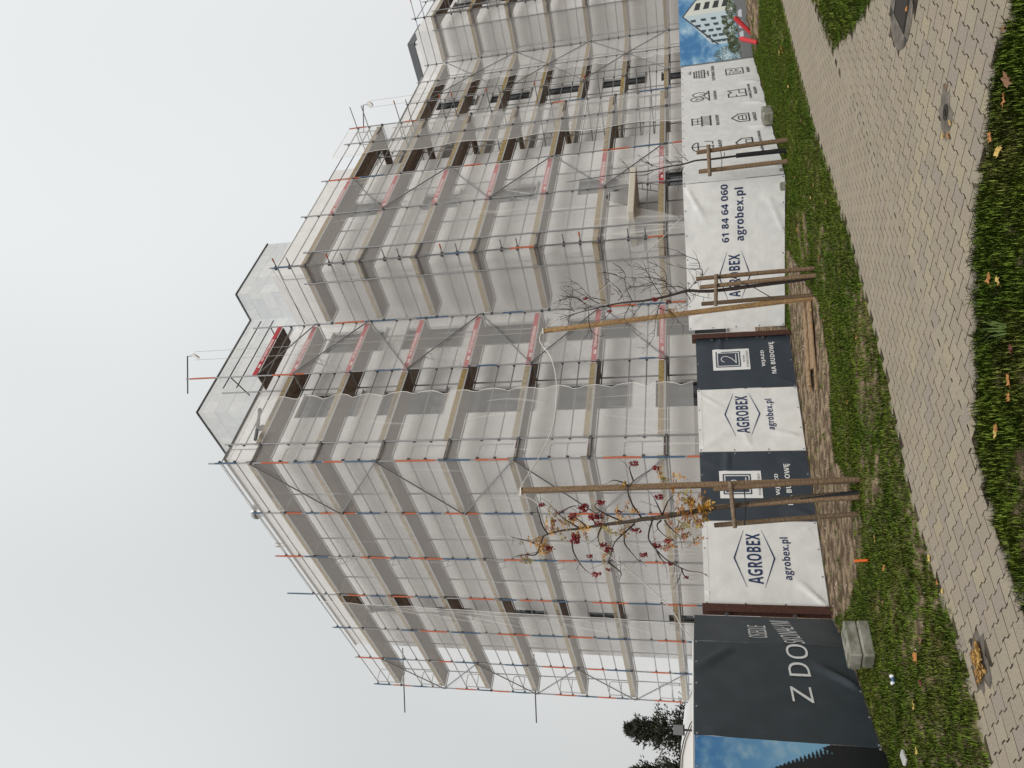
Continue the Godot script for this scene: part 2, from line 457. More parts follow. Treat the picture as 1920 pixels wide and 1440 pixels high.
func tuft_mesh(blades: int, rad: float, h: float, w: float, lean: float, sd: int) -> ArrayMesh:
	var r := RandomNumberGenerator.new()
	r.seed = sd
	var t := SurfaceTool.new()
	t.begin(Mesh.PRIMITIVE_TRIANGLES)
	for i in blades:
		var a := r.randf() * TAU
		var base := Vector3(cos(a), 0, sin(a)) * rad * sqrt(r.randf())
		var out := Vector3(cos(a + r.randf_range(-1.2, 1.2)), 0, sin(a + r.randf_range(-1.2, 1.2)))
		var ht := h * r.randf_range(0.55, 1.15)
		var ln := lean * r.randf_range(0.2, 1.3)
		var side := out.cross(Vector3.UP).normalized() * w * r.randf_range(0.7, 1.2)
		var p1 := base + Vector3.UP * ht * 0.55 + out * ht * ln * 0.3
		var p2 := base + Vector3.UP * ht * (1.0 - 0.35 * ln) + out * ht * ln
		var n := (out * 0.5 + Vector3.UP).normalized()
		var shade := r.randf_range(0.62, 0.98)
		t.set_color(Color(minf(1.0, shade * r.randf_range(0.92, 1.12)), shade, shade * 0.9))
		t.set_normal(n)
		for v in [base - side, base + side, p1 + side * 0.8, base - side, p1 + side * 0.8, p1 - side * 0.8, p1 - side * 0.8, p1 + side * 0.8, p2]: t.add_vertex(v)
	return t.commit()

func scatter(par: Node, n: String, mesh: Mesh, m: Material, poly: PackedVector2Array, per_m2: float, tint: Callable, keep: Callable, scale: Vector2, box: Rect2) -> MultiMeshInstance3D:
	var tr: Array = []
	var cl: Array = []
	var count := int(box.get_area() * per_m2)
	for i in count:
		var p := Vector2(rng.randf_range(box.position.x, box.end.x), rng.randf_range(box.position.y, box.end.y))
		if not inside(p, poly): continue
		if absf(p.x) > -p.y * 0.62 + 0.5: continue
		if not keep.call(p): continue
		var s := rng.randf_range(scale.x, scale.y)
		tr.append(Transform3D(Basis(Vector3.UP, rng.randf() * TAU) * Basis.from_scale(Vector3(s, s * rng.randf_range(0.7, 1.2), s)), Vector3(p.x, ground_y(p.x, p.y) - 0.004, p.y)))
		cl.append(tint.call(p))
	var mm := MultiMesh.new()
	mm.transform_format = MultiMesh.TRANSFORM_3D
	mm.use_colors = true
	mm.mesh = mesh
	mm.instance_count = tr.size()
	for i in tr.size():
		mm.set_instance_transform(i, tr[i])
		mm.set_instance_color(i, cl[i])
	var o := MultiMeshInstance3D.new()
	o.name = n if par != self else numbered(n)
	o.multimesh = mm
	o.material_override = m
	par.add_child(o, true)
	return o

func bare(p: Vector2) -> float:
	var v := fn.get_noise_2d(p.x * 45.0 + 90.0, p.y * 45.0) + 0.45 * fn.get_noise_2d(p.x * 200.0, p.y * 200.0)
	return v

func make_grass() -> void:
	var tint := func(p: Vector2) -> Color:
		var g := fn.get_noise_2d(p.x * 80.0, p.y * 80.0 + 300.0)
		var dry := clampf(fn.get_noise_2d(p.x * 120.0 + 40.0, p.y * 120.0) * 1.6 + rng.randf_range(-0.35, 0.35), 0, 1)
		var c := Color(0.19, 0.33, 0.045).lerp(Color(0.30, 0.43, 0.065), clampf(g + 0.5, 0, 1))
		c = c.lerp(Color(0.42, 0.36, 0.15), dry * 0.5)
		return c * rng.randf_range(0.75, 1.25)
	var far_keep := func(p: Vector2) -> bool:
		if inside(p, DIRT): return rng.randf() < 0.012
		if p.distance_to(MOUND) < 1.3: return rng.randf() < 0.05
		var dd := 9.0
		for q in DIRT: dd = minf(dd, p.distance_to(q))
		if p.distance_to(Vector2(-0.1, -8.75)) < 0.55 or p.distance_to(Vector2(0.5, -8.75)) < 0.4: return rng.randf() < 0.4
		return bare(p) + rng.randf_range(-0.3, 0.3) < 0.46
	var near_keep := func(p: Vector2) -> bool:
		if p.distance_to(Vector2(-0.75, -4.7)) < 0.33 or p.distance_to(Vector2(-0.15, -4.6)) < 0.16: return rng.randf() < 0.3
		return bare(p) + rng.randf_range(-0.3, 0.3) < 0.56
	var all := func(_p: Vector2) -> bool: return rng.randf() < 0.95
	var t1 := tuft_mesh(18, 0.038, 0.052, 0.002, 1.2, 3)
	var t2 := tuft_mesh(22, 0.036, 0.066, 0.002, 1.25, 4)
	var far := scatter(self, "verge_grass", t1, M.grass, GFAR, 620.0, tint, far_keep, Vector2(0.7, 1.3), Rect2(-5, -22, 15.5, 18.2))
	tag(far, "short green grass strip between the paved path and banner fence", "grass", "", "stuff")
	var near := scatter(self, "verge_grass", t2, M.grass, GNEAR, 1000.0, tint, near_keep, Vector2(0.6, 1.2), Rect2(-2.8, -5.45, 7.2, 3.1))
	tag(near, "longer green grass on the near side of the path", "grass", "", "stuff")
	var wedge := scatter(self, "verge_grass", t1, M.grass, GWEDGE, 600.0, tint, all, Vector2(0.8, 1.5), Rect2(3.3, -16.5, 6, 10.6))
	tag(wedge, "wedge of green grass where the two paved paths part", "grass", "", "stuff")
	# a coarse tussock in the near verge
	var tus := mi(self, "grass_tussock", tuft_mesh(60, 0.035, 0.2, 0.0035, 1.3, 9), M.grass_t, Transform3D(Basis(), Vector3(0.2, -0.01, -4.88)))
	tag(tus, "coarse pale green grass tussock in the near verge", "grass")
	# soil crumbs and pebbles
	var peb := SphereMesh.new()
	peb.radius = 0.5; peb.height = 0.7; peb.radial_segments = 6; peb.rings = 3
	var ptint := func(_p: Vector2) -> Color:
		var k := rng.randf_range(0.3, 1.9)
		if rng.randf() < 0.05: return Color(0.6, 0.58, 0.52)
		return Color(0.17 * k, 0.125 * k, 0.085 * k)
	var pk := func(p: Vector2) -> bool: return (inside(p, DIRT) or bare(p) > 0.2) and rng.randf() < 0.7
	var o := scatter(self, "soil_crumbs", peb, M.grass_p, GFAR, 420.0, ptint, pk, Vector2(0.006, 0.03), Rect2(-5, -18, 12, 13))
	tag(o, "crumbs of brown soil scattered on the bare dirt by the gate", "soil", "", "stuff")

# ---------------------------------------------------------------- building
func lp(a: float, b: float, y: float, o: Vector2) -> Vector3:
	return Vector3(b - o.y, y, -(a - o.x))

const BO := Vector2(1.05, 1.05)

# wall face from p to q (plan a, b), outward normal n, with openings [s0, s1, y0, y1]
func wall(par: Node, nm: String, p: Vector2, q: Vector2, n: Vector2, y0: float, y1: float, th: float, ops: Array, m: Material) -> void:
	var b := MB.new()
	var len := p.distance_to(q)
	var d := (q - p) / len
	var P := func(s: float, y: float, k: float) -> Vector3:
		var v := p + d * s - n * k
		return lp(v.x, v.y, y, BO)
	var cen: Vector3 = P.call(len / 2, (y0 + y1) / 2, th / 2)
	var ss := [0.0, len]
	var ys := [y0, y1]
	for o in ops:
		for v in [o[0], o[1]]: if not ss.has(v): ss.append(v)
		for v in [o[2], o[3]]: if not ys.has(v): ys.append(v)
	ss.sort(); ys.sort()
	for i in ss.size() - 1:
		for j in ys.size() - 1:
			var sm: float = (ss[i] + ss[i + 1]) / 2
			var ym: float = (ys[j] + ys[j + 1]) / 2
			var cut := false
			for o in ops:
				if sm > o[0] and sm < o[1] and ym > o[2] and ym < o[3]: cut = true
			if cut: continue
			var mid: Vector3 = P.call(sm, ym, th / 2)
			for k in [0.0, th]:
				b.face(m, Transform3D(Basis(), mid), [P.call(ss[i], ys[j], k), P.call(ss[i + 1], ys[j], k), P.call(ss[i + 1], ys[j + 1], k), P.call(ss[i], ys[j + 1], k)])
	for o in ops:
		for e in [[o[0], o[2], o[0], o[3]], [o[1], o[2], o[1], o[3]], [o[0], o[2], o[1], o[2]], [o[0], o[3], o[1], o[3]]]:
			b.face(m, Transform3D(Basis(), P.call((o[0] + o[1]) / 2, (o[2] + o[3]) / 2, 0.1)), [P.call(e[0], e[1], 0.0), P.call(e[2], e[3], 0.0), P.call(e[2], e[3], th), P.call(e[0], e[1], th)])
	for e in [[0.0, y0, 0.0, y1], [len, y0, len, y1], [0.0, y1, len, y1]]:
		b.face(m, Transform3D(Basis(), cen), [P.call(e[0], e[1], 0.0), P.call(e[2], e[3], 0.0), P.call(e[2], e[3], th), P.call(e[0], e[1], th)])
	mi(par, nm, b.mesh())
	for o in ops: window(par, P, o, d, n)

func window(par: Node, P: Callable, o: Array, d: Vector2, n: Vector2) -> void:
	var w: float = o[1] - o[0]
	var h: float = o[3] - o[2]
	var bs := Basis(Vector3(d.y, 0, -d.x), Vector3.UP, Vector3(n.y, 0, -n.x))
	if bs.determinant() < 0: bs.x = -bs.x
	var c: Vector3 = P.call((o[0] + o[1]) / 2, (o[2] + o[3]) / 2, 0.16)
	var b := MB.new()
	for e in [[-w / 2 + 0.035, 0.0, 0.07, h], [w / 2 - 0.035, 0.0, 0.07, h], [0.0, h / 2 - 0.035, w - 0.14, 0.07], [0.0, -h / 2 + 0.035, w - 0.14, 0.07]]:
		b.box(M.frame, Transform3D(Basis(), Vector3(e[0], e[1], 0)), Vector3(e[2], e[3], 0.07))
	if w > 1.0: b.box(M.frame, Transform3D(), Vector3(0.09, h - 0.14, 0.06))
	var f := mi(par, "window", b.mesh(), null, Transform3D(bs, c))
	mi(f, "pane", ubox(Vector3(w - 0.13, h - 0.13, 0.02)), M.glass)
	mi(f, "sill", ubox(Vector3(w + 0.06, 0.03, 0.2)), M.sill, Transform3D(Basis(), Vector3(0, -h / 2 - 0.016, 0.16)))

func storeys(s0: float, s1: float, k0: int, k1: int, lo := -1.85, hi := 0.3) -> Array:
	var r: Array = []
	for k in range(k0, k1 + 1): r.append([s0, s1, HB + lo + 2.93 * k, HB + hi + 2.93 * k])
	return r

func make_building() -> void:
	var root := thing("apartment_building", wp(1.05, 1.05, 0), TURN, "unfinished white apartment block behind scaffolding and netting", "building")
	var T := HB + 13.8
	var w = M.wall
	wall(root, "wall", Vector2(1.05, 1.05), Vector2(13.5, 1.05), Vector2(0, -1), -0.1, T, 0.4, storeys(9.05, 9.75, 0, 4, -0.9, 0.42), w)
	wall(root, "wall", Vector2(1.05, 1.453), Vector2(1.05, 7.287), Vector2(-1, 0), -0.1, T - 0.003, 0.4, storeys(1.3, 2.4, 0, 4) + storeys(4.4, 5.55, 0, 4), w)
	wall(root, "wall", Vector2(1.45, 7.29), Vector2(-1.45, 7.29), Vector2(0, -1), -0.1, T - 0.3, 0.4, [], w)
	wall(root, "wall", Vector2(-1.45, 7.693), Vector2(-1.45, 14.5), Vector2(-1, 0), -0.1, T - 0.303, 0.4, storeys(3.0, 4.1, 0, 4, -1.4, 0.0) , w)
	wall(root, "wall", Vector2(-1.047, 14.5), Vector2(1.45, 14.5), Vector2(0, 1), -0.1, T - 0.306, 0.4, [], w)
	wall(root, "wall", Vector2(1.05, 14.503), Vector2(1.05, 29.247), Vector2(-1, 0), -0.1, T, 0.4, storeys(10.2, 11.25, 0, 4) + storeys(3.0, 4.6, 0, 4), w)
	wall(root, "wall", Vector2(1.45, 29.25), Vector2(-1.45, 29.25), Vector2(0, -1), -0.1, T - 0.3, 0.4, [], w)
	wall(root, "wall", Vector2(-1.45, 29.653), Vector2(-1.45, 37.0), Vector2(-1, 0), -0.1, T - 0.303, 0.4, storeys(2.4, 3.6, 0, 4), w)
	wall(root, "wall", Vector2(13.5, 1.453), Vector2(13.5, 37.0), Vector2(1, 0), -0.1, T, 0.4, storeys(4.0, 5.6, 0, 4) + storeys(12.0, 13.6, 0, 4), w)
	wall(root, "wall", Vector2(-1.047, 36.997), Vector2(13.097, 36.997), Vector2(0, 1), -0.1, T - 0.01, 0.4, [], w)
	var roof := MB.new()
	for r in [[1.5, 13.05, 1.5, 36.5], [-1.0, 1.5, 7.75, 14.05], [-1.0, 1.5, 29.7, 36.5]]:
		roof.box(M.slab, Transform3D(Basis(), lp((r[0] + r[1]) / 2, (r[2] + r[3]) / 2, T - 0.6, BO)), Vector3(r[3] - r[2], 0.25, r[1] - r[0]))
	mi(root, "roof", roof.mesh())
	for e in [[7.28, 1.22, 12.6, 0.0], [1.22, 4.4, 6.0, 1.0], [1.22, 21.9, 14.6, 1.0]]:
		var z := Vector3(0.46, 0.035, e[2]) if e[3] == 0.0 else Vector3(e[2], 0.035, 0.46)
		mi(root, "parapet_coping", ubox(z, 0.008), M.slab, Transform3D(Basis(), lp(e[0], e[1], T + 0.022, BO)))
	# penthouse clad in insulation boards, dark coping on top
	var H := HB + 16.2
	for f in [[Vector2(8.2, 3.46), Vector2(1.36, 3.46), Vector2(0, -1), 13.0], [Vector2(1.36, 3.46), Vector2(1.36, 8.43), Vector2(-1, 0), 13.0], [Vector2(1.36, 8.43), Vector2(0.06, 8.43), Vector2(0, -1), 13.2], [Vector2(0.06, 8.43), Vector2(0.06, 11.76), Vector2(-1, 0), 13.2], [Vector2(0.06, 11.76), Vector2(4.0, 11.76), Vector2(0, 1), 13.2]]:
		var p: Vector2 = f[0]
		var q: Vector2 = f[1]
		var n: Vector2 = f[2]
		var d := (q - p).normalized()
		var len := p.distance_to(q)
		var bs := Basis(Vector3.UP, 0.0 if absf(d.y) > 0.5 else PI / 2)
		var mid := (p + q) / 2 - n * 0.16
		var hh: float = 16.2 - f[3] - 0.05
		mi(root, "penthouse_wall", ubox(Vector3(len - 0.02, hh, 0.2)), M.slab, Transform3D(bs, lp(mid.x, mid.y, HB + f[3] + hh / 2, BO)))
		var row := 0
		var y: float = f[3]
		while y < 16.12:
			var bh := minf(0.5, 16.15 - y)
			var s := -0.5 * (row % 2)
			while s < len - 0.02:
				var s0 := maxf(s, 0.0)
				var s1 := minf(s + 1.0, len)
				if s1 - s0 > 0.05:
					var v := p + d * ((s0 + s1) / 2) - n * (0.03 + rng.randf_range(-0.002, 0.002))
					mi(root, "insulation_board", ubox(Vector3(s1 - s0 - 0.006, bh - 0.006, 0.06)), M.insul[rng.randi() % 3], Transform3D(bs, lp(v.x, v.y, HB + y + bh / 2, BO)))
				s += 1.0
			y += 0.5
			row += 1
		var cm := (p + q) / 2 - n * 0.10
		mi(root, "penthouse_coping", ubox(Vector3(len + 0.05, 0.035, 0.28), 0.008), M.trim, Transform3D(bs, lp(cm.x, cm.y, H + 0.0, BO)))
	# penthouse at the far end with a broad dark fascia
	for f in [[Vector2(6.0, 34.9), Vector2(1.07, 34.9), Vector2(0, -1)], [Vector2(1.07, 34.9), Vector2(1.07, 38.2), Vector2(-1, 0)]]:
		var d: Vector2 = (f[1] - f[0]).normalized()
		var len: float = f[0].distance_to(f[1])
		var bs := Basis(Vector3.UP, 0.0 if absf(d.y) > 0.5 else PI / 2)
		var mid: Vector2 = (f[0] + f[1]) / 2 - f[2] * 0.15
		mi(root, "penthouse_wall", ubox(Vector3(len - 0.3, 2.2, 0.28)), M.wall, Transform3D(bs, lp(mid.x, mid.y, HB + 14.6, BO)))
		mi(root, "penthouse_fascia", ubox(Vector3(len, 0.45, 0.34)), M.coping, Transform3D(bs, lp(mid.x, mid.y, HB + 15.95, BO)))
	# entrance canopy slab, a round duct hole, ventilators on the roof
	mi(root, "entrance_canopy", ubox(Vector3(2.6, 0.2, 1.3), 0.02), M.cream, Transform3D(Basis(), lp(-2.1, 8.62, HB + 0.85, BO)))
	var hole := CylinderMesh.new()
	hole.top_radius = 0.13; hole.bottom_radius = 0.13; hole.height = 0.03; hole.radial_segments = 20; hole.rings = 0
	mi(root, "duct_opening", hole, M.darksteel, Transform3D(Basis(Vector3.RIGHT, PI / 2), lp(1.045, 2.35, HB + 13.05, BO)))
	for v in [[5.2, 2.0, 0.28, 1.6], [7.4, 2.0, 0.09, 1.7]]:
		var b := MB.new()
		var c := lp(v[0], v[1], T - 0.4, BO)
		var up := Vector3.UP
		b.tube(M.galv, [c, c + up * v[3], c + up * (v[3] + 0.01), c + up * (v[3] + 0.12), c + up * (v[3] + 0.18)], [v[2] * 0.7, v[2] * 0.7, v[2] * 1.05, v[2] * 1.0, v[2] * 0.5], 14)
		mi(root, "roof_ventilator", b.mesh())

# ---------------------------------------------------------------- scaffolding
# P(s, w) -> plan (a, b); w = 0 at the outer tubes
func scaffold(n: String, label: String, org: Vector2, P: Callable, stations: Array, levels: Array, opt: Dictionary) -> Node3D:
	var root := thing(n, wp(org.x, org.y, 0), TURN, label, "scaffolding", "frame scaffolds around the apartment block")
	var W := 0.74
	var q := func(s: float, w: float, h: float) -> Vector3:
		var v: Vector2 = P.call(s, w)
		return lp(v.x, v.y, HB + h, org)
	var along: Vector3 = (q.call(1.0, 0.0, 0.0) - q.call(0.0, 0.0, 0.0)).normalized()
	var inw: Vector3 = (q.call(0.0, 1.0, 0.0) - q.call(0.0, 0.0, 0.0)).normalized()
	var bs := Basis(along, Vector3.UP, along.cross(Vector3.UP))
	var top: float = levels[-1] + opt.get("top", 1.1)
	var skip: Array = opt.get("skip_posts", [])
	for i in stations.size():
		var s: float = stations[i]
		if not skip.has(i):
			var t: float = top + (opt.get("tall", {}) as Dictionary).get(i, rng.randf_range(0.0, 0.12))
			var sleeve: bool = opt.get("sleeves", true) and not (opt.get("plain", []) as Array).has(i)
			banded(root, q.call(s, 0.0, -HB + 0.02), q.call(s, 0.0, t), sleeve, opt.get("share", 0.45))
			if not (opt.get("outer_only", []) as Array).has(i): bar(root, "standard", q.call(s, W, -HB + 0.02), q.call(s, W, levels[-1] + 0.25), 0.024, M.steel)
		for h in levels:
			bar(root, "transom", q.call(s, 0.02, h - 0.085), q.call(s, W - 0.02, h - 0.085), 0.022, M.steel)
			if opt.get("rails", true) and not skip.has(i):
				for r in [0.5, 1.0]: mi(root, "coupler", ubox(Vector3(0.07, 0.075, 0.08), 0.012), M.darksteel, Transform3D(bs, q.call(s, 0.045, h + r)))
			mi(root, "coupler", ubox(Vector3(0.08, 0.09, 0.09), 0.012), M.darksteel, Transform3D(bs, q.call(s, 0.02, h - 0.08)))
	var bays: Array = opt.get("bays", range(stations.size() - 1))
	for i in bays:
		var s0: float = stations[i] + 0.03
		var s1: float = stations[i + 1] - 0.03
		var mid := (s0 + s1) / 2
		for li in levels.size():
			var h: float = levels[li]
			for k in 2:
				var w := 0.245 + 0.335 * k
				var o := mi(root, "deck_plank", ubox(Vector3(s1 - s0, 0.055, 0.325), 0.008), M.plank[rng.randi() % 4], Transform3D(bs * Basis(Vector3.RIGHT, rng.randf_range(-0.004, 0.004)), q.call(mid, w, h - 0.03)))
				if k == 0: mi(o, "edge_strip", ubox(Vector3(s1 - s0 - 0.02, 0.05, 0.012)), M.galv, Transform3D(Basis(), Vector3(0, 0, (0.169 if (bs.inverse() * inw).z < 0 else -0.169))))
			var red: bool = (opt.get("red", []) as Array).has(i)
			var tm: Material = M.red if red else (M.toe[rng.randi() % 4] if not opt.get("pale", false) else M.toe[[0, 2, 2, 3][rng.randi() % 4]])
			var tb := mi(root, "toe_board", ubox(Vector3(s1 - s0, 0.17, 0.03), 0.005), tm, Transform3D(bs, q.call(mid, 0.085, h + 0.07)))
			var words: String = (opt.get("words", {}) as Dictionary).get(i, "")
			if words != "" and (red or li % 2 == 0 or li < 3):
				toe_text(tb, words, s1 - s0, -inw, bs, M.white if red else M.ink)
			if opt.get("rails", true):
				var over: float = opt.get("overhang", 0.0)
				if over > 0.0 and i == bays[0]:
					for r in [0.5, 1.0]:
						if rng.randf() < 0.45: bar(root, "rail_cap", q.call(s0 - 0.05 - over, 0.085, h + r), q.call(s0 + 0.1 - over, 0.085, h + r), 0.026, M.orange)
				for r in [0.5, 1.0]: bar(root, "guard_rail", q.call(s0 - 0.03 - (over if i == bays[0] else 0.0), 0.085, h + r), q.call(s1 + 0.03, 0.085, h + r), 0.019, M.steel)
			if opt.get("inner_rail", false): bar(root, "ledger", q.call(s0 - 0.03, W, h - 0.1), q.call(s1 + 0.03, W, h - 0.1), 0.02, M.steel)
	for z in opt.get("zigzag", []):
		var flip: bool = z[2]
		for li in levels.size() - 1:
			var sa: float = stations[z[0]]
			var sb: float = stations[z[1]]
			if (li % 2 == 0) == flip:
				var tmp := sa
				sa = sb
				sb = tmp
			bar(root, "diagonal_brace", q.call(sa, -0.03, levels[li] - 0.02), q.call(sb, -0.03, levels[li + 1] - 0.02), 0.022, M.steel)
	for l in opt.get("ladders", []):
		var i: int = l[0]
		for li in levels.size() - 1:
			if li % 2 != l[1]: continue
			var b := MB.new()
			var s0: float = stations[i] + 0.45
			var s1: float = stations[i] + 1.35
			for w in [0.42, 0.68]: b.tube(M.galv, [q.call(s0, w, levels[li]), q.call(s1, w, levels[li + 1] + 0.05)], [0.018, 0.018], 6)
			for k in 7:
				var f := (k + 0.7) / 7.2
				var y: float = lerpf(levels[li], levels[li + 1], f)
				b.tube(M.galv, [q.call(lerpf(s0, s1, f), 0.42, y), q.call(lerpf(s0, s1, f), 0.68, y)], [0.013, 0.013], 5)
			mi(root, "ladder", b.mesh())
	for e in opt.get("end_guards", []):
		for h in levels:
			var b := MB.new()
			var s: float = e
			var pts := [q.call(s, 0.08, h + 0.05), q.call(s, 0.08, h + 0.95), q.call(s, 0.14, h + 1.02), q.call(s, 0.56, h + 1.02), q.call(s, 0.62, h + 0.95), q.call(s, 0.62, h + 0.05)]
			b.tube(M.steel, pts, [0.017, 0.017, 0.017, 0.017, 0.017, 0.017], 6)
			b.tube(M.steel, [q.call(s, 0.08, h + 0.55), q.call(s, 0.62, h + 0.55)], [0.015, 0.015], 6)
			mi(root, "end_guard", b.mesh())
	return root

# a standard wrapped in blue and orange sleeves
func banded(par: Node, p: Vector3, q: Vector3, sleeves: bool, share: float) -> void:
	var b := MB.new()
	var len := (q - p).length()
	var d := (q - p) / len
	b.tube(M.steel, [p, q], [0.0235, 0.0235], 8)
	var o := mi(par, "standard", b.mesh())
	if not sleeves: return
	var y := 1.0
	var k := rng.randi() % 2
	while y < len - 0.3:
		var l := rng.randf_range(0.45, 1.25)
		var e := minf(y + l, len - 0.05)
		var m: Material = [M.blue, M.orange, M.blue, M.orange, M.steel][k % 5]
		if m != M.steel and rng.randf() < share:
			var c := MB.new()
			var wob := Vector3(rng.randf_range(-1, 1), 0, rng.randf_range(-1, 1)) * 0.006
			c.tube(m, [p + d * y, p + d * (y + e) / 2.0 + wob, p + d * e], [0.0265, 0.029, 0.0262], 8)
			mi(o, "sleeve", c.mesh())
		y = e + rng.randf_range(0.0, 0.18)
		k += 1

func toe_text(tb: MeshInstance3D, words: String, len: float, out: Vector3, bs: Basis, m: Material) -> void:
	var tm := TextMesh.new()
	tm.text = words
	tm.font = font_b
	tm.font_size = 48
	tm.pixel_size = 0.0026
	tm.depth = 0.0
	var z := signf((bs.inverse() * out).z)
	var t := Transform3D(Basis(Vector3.UP, 0.0 if z > 0 else PI), Vector3(0, 0, 0.0175 * z))
	mi(tb, "lettering", tm, m, t)
	if m == M.white:
		var b := MB.new()
		for k in 2:
			var x := -0.84 + k * 0.09
			b.tri(null, Vector3(x - 0.05, -0.05, 0), Vector3(x + 0.05, -0.05, 0), Vector3(x, 0.05, 0))
		mi(tb, "emblem", b.mesh(), M.white, Transform3D(t.basis, t.origin + Vector3(0, 0, 0.0012 * z)))

func make_scaffolds() -> void:
	var lv: Array = []
	var lc: Array = []
	var lf: Array = []
	for k in 7:
		lv.append(2.0 * k)
		lc.append(-0.1 + 1.93 * k)
		lf.append(-0.05 + 2.0 * k)
	scaffold("facade_scaffold", "tall scaffold along the left facade with blue and orange wrapped tubes", Vector2(0, 0), func(s, w): return Vector2(s, w), [0.0, 2.5, 5.0, 7.5, 10.0, 12.5, 15.0], lv, {"pale": true, "share": 0.95, "zigzag": [[0, 1, false], [5, 6, false]], "ladders": [[2, 1], [2, 0]], "end_guards": [14.9, 0.1], "words": {0: "WWW.VIPSCAFF.PL", 3: "WWW.VIPSCAFF.PL"}, "inner_rail": true, "tall": {3: 0.95, 2: 0.3, 0: 0.25}, "plain": []})
	var sb := scaffold("facade_scaffold", "recessed scaffold bay with red toe boards beside the nearest corner", Vector2(0, 0.74), func(s, w): return Vector2(w, 0.74 + s), [0.0, 3.0, 5.5], lv, {"zigzag": [[1, 2, false]], "red": [1], "words": {0: "RUSZTOWANIA", 1: "VIP RUSZTOWANIA"}, "ladders": [[1, 1]], "inner_rail": true, "outer_only": [0], "tall": {1: 2.9, 2: 1.4}, "plain": [0]})
	# the top lift carries an extra red-edged platform
	var qx := func(s: float, w: float, h: float) -> Vector3: return lp(w, 0.74 + s, HB + h, Vector2(0, 0.74))
	for k in 2: mi(sb, "deck_plank", ubox(Vector3(2.44, 0.055, 0.325), 0.008), M.plank[2], Transform3D(Basis(), qx.call(4.25, 0.2 + 0.345 * k, 13.3)))
	var rb := mi(sb, "toe_board", ubox(Vector3(2.44, 0.17, 0.03), 0.005), M.red, Transform3D(Basis(), qx.call(4.25, -0.005, 13.4)))
	toe_text(rb, "VIP RUSZTOWANIA", 2.44, Vector3(0, 0, 1), Basis(), M.white)
	for r in [13.85, 14.35]: bar(sb, "guard_rail", qx.call(2.5, 0.02, r), qx.call(5.9, 0.02, r), 0.02, M.darksteel)
	bar(sb, "guard_rail", qx.call(3.0, 0.0, 14.3), qx.call(3.0, 0.9, 14.0), 0.02, M.darksteel)
	bar(sb, "guard_rail", qx.call(5.5, 0.0, 13.8), qx.call(5.5, 1.2, 13.8), 0.02, M.darksteel)
	bar(sb, "standard", qx.call(3.0, 0.74, 12.0), qx.call(3.0, 0.74, 15.0), 0.024, M.steel)
	bar(sb, "diagonal_brace", qx.call(3.0, -0.03, 13.3), qx.call(5.5, -0.03, 12.0), 0.022, M.steel)
	scaffold("facade_scaffold", "scaffold on the shaded side of the projecting block in the middle", Vector2(0, 6.24), func(s, w): return Vector2(-2.5 + s, 6.24 + w), [0.0, 2.5], lc, {"overhang": 0.3, "sleeves": false, "skip_posts": [1], "inner_rail": true})
	scaffold("facade_scaffold", "scaffold along the front of the projecting block with a red bay", Vector2(-2.5, 6.24), func(s, w): return Vector2(-2.5 + w, 6.24 + s), [0.0, 3.03, 5.46, 8.31, 9.71], lc, {"zigzag": [[1, 2, true]], "red": [1], "words": {1: "VIP RUSZTOWANIA"}, "ladders": [[1, 0]], "end_guards": [0.15, 9.4], "inner_rail": true, "tall": {4: 0.3}, "plain": [1, 3]})
	scaffold("facade_scaffold", "short scaffold return with rails jutting out at the block's right end", Vector2(-2.5, 15.95), func(s, w): return Vector2(-2.5 + s, 15.95 - w), [0.0, 2.5], lc, {"overhang": 0.95, "sleeves": false, "skip_posts": [0]})
	scaffold("facade_scaffold", "recessed scaffold in front of dark windows at the far right", Vector2(0, 16.0), func(s, w): return Vector2(w, 16.0 + s), [0.0, 2.5, 5.0, 7.5, 10.0, 12.2], lf, {"zigzag": [[3, 4, false], [4, 5, true]], "sleeves": false, "inner_rail": true})
	scaffold("facade_scaffold", "scaffold on the side of the farthest projecting block", Vector2(0, 28.2), func(s, w): return Vector2(-2.5 + s, 28.2 + w), [0.0, 2.5], lf, {"overhang": 0.9, "sleeves": false, "inner_rail": true})
	scaffold("facade_scaffold", "scaffold front of the farthest block at the picture's edge", Vector2(-2.5, 28.2), func(s, w): return Vector2(-2.5 + w, 28.2 + s), [0.0, 2.5, 5.0, 7.5], lf, {"sleeves": false})
	# poles that stick out past the left end
	for v in [[11.8, 1.15], [6.05, 1.2]]:
		var p := wp(15.0, 0.0, HB + v[0])
		var o := bar(self, "scaffold_tube", p - (DA - DB).normalized() * 1.6, p + (DA - DB).normalized() * v[1], 0.026, M.darksteel)
		tag(o, "loose dark tube jutting out past the scaffold's left end, " + ("upper one" if v[0] > 8 else "lower one"), "tube", "tubes jutting from the scaffold")
	# hoist pulleys
	for v in [[Vector2(0.0, 3.74), 15.95, 0.78, Vector2(0, 1), "hoist wheel on a bracket above the red platform"], [Vector2(-2.5, 16.5), 12.4, 0.7, Vector2(0, 1), "small hoist wheel above the right end of the projecting block"]]:
		var at: Vector2 = v[0]
		var t := thing("rope_hoist", wp(at.x, at.y, HB + v[1]), 0.05, v[4], "hoist")
		bar(t, "bracket", Vector3(-0.5, 0, 0), Vector3(v[2], 0, 0), 0.022, M.darksteel)
		bar(t, "hook", Vector3(v[2], 0, 0), Vector3(v[2], -0.16, 0), 0.012, M.darksteel)
		var wheel := CylinderMesh.new()
		wheel.top_radius = 0.16; wheel.bottom_radius = 0.16; wheel.height = 0.05; wheel.radial_segments = 20; wheel.rings = 0
		mi(t, "wheel", wheel, M.hem, Transform3D(Basis(Vector3(0.5, 0, 1).normalized(), PI / 2 - 0.35), Vector3(v[2], -0.3, 0)))
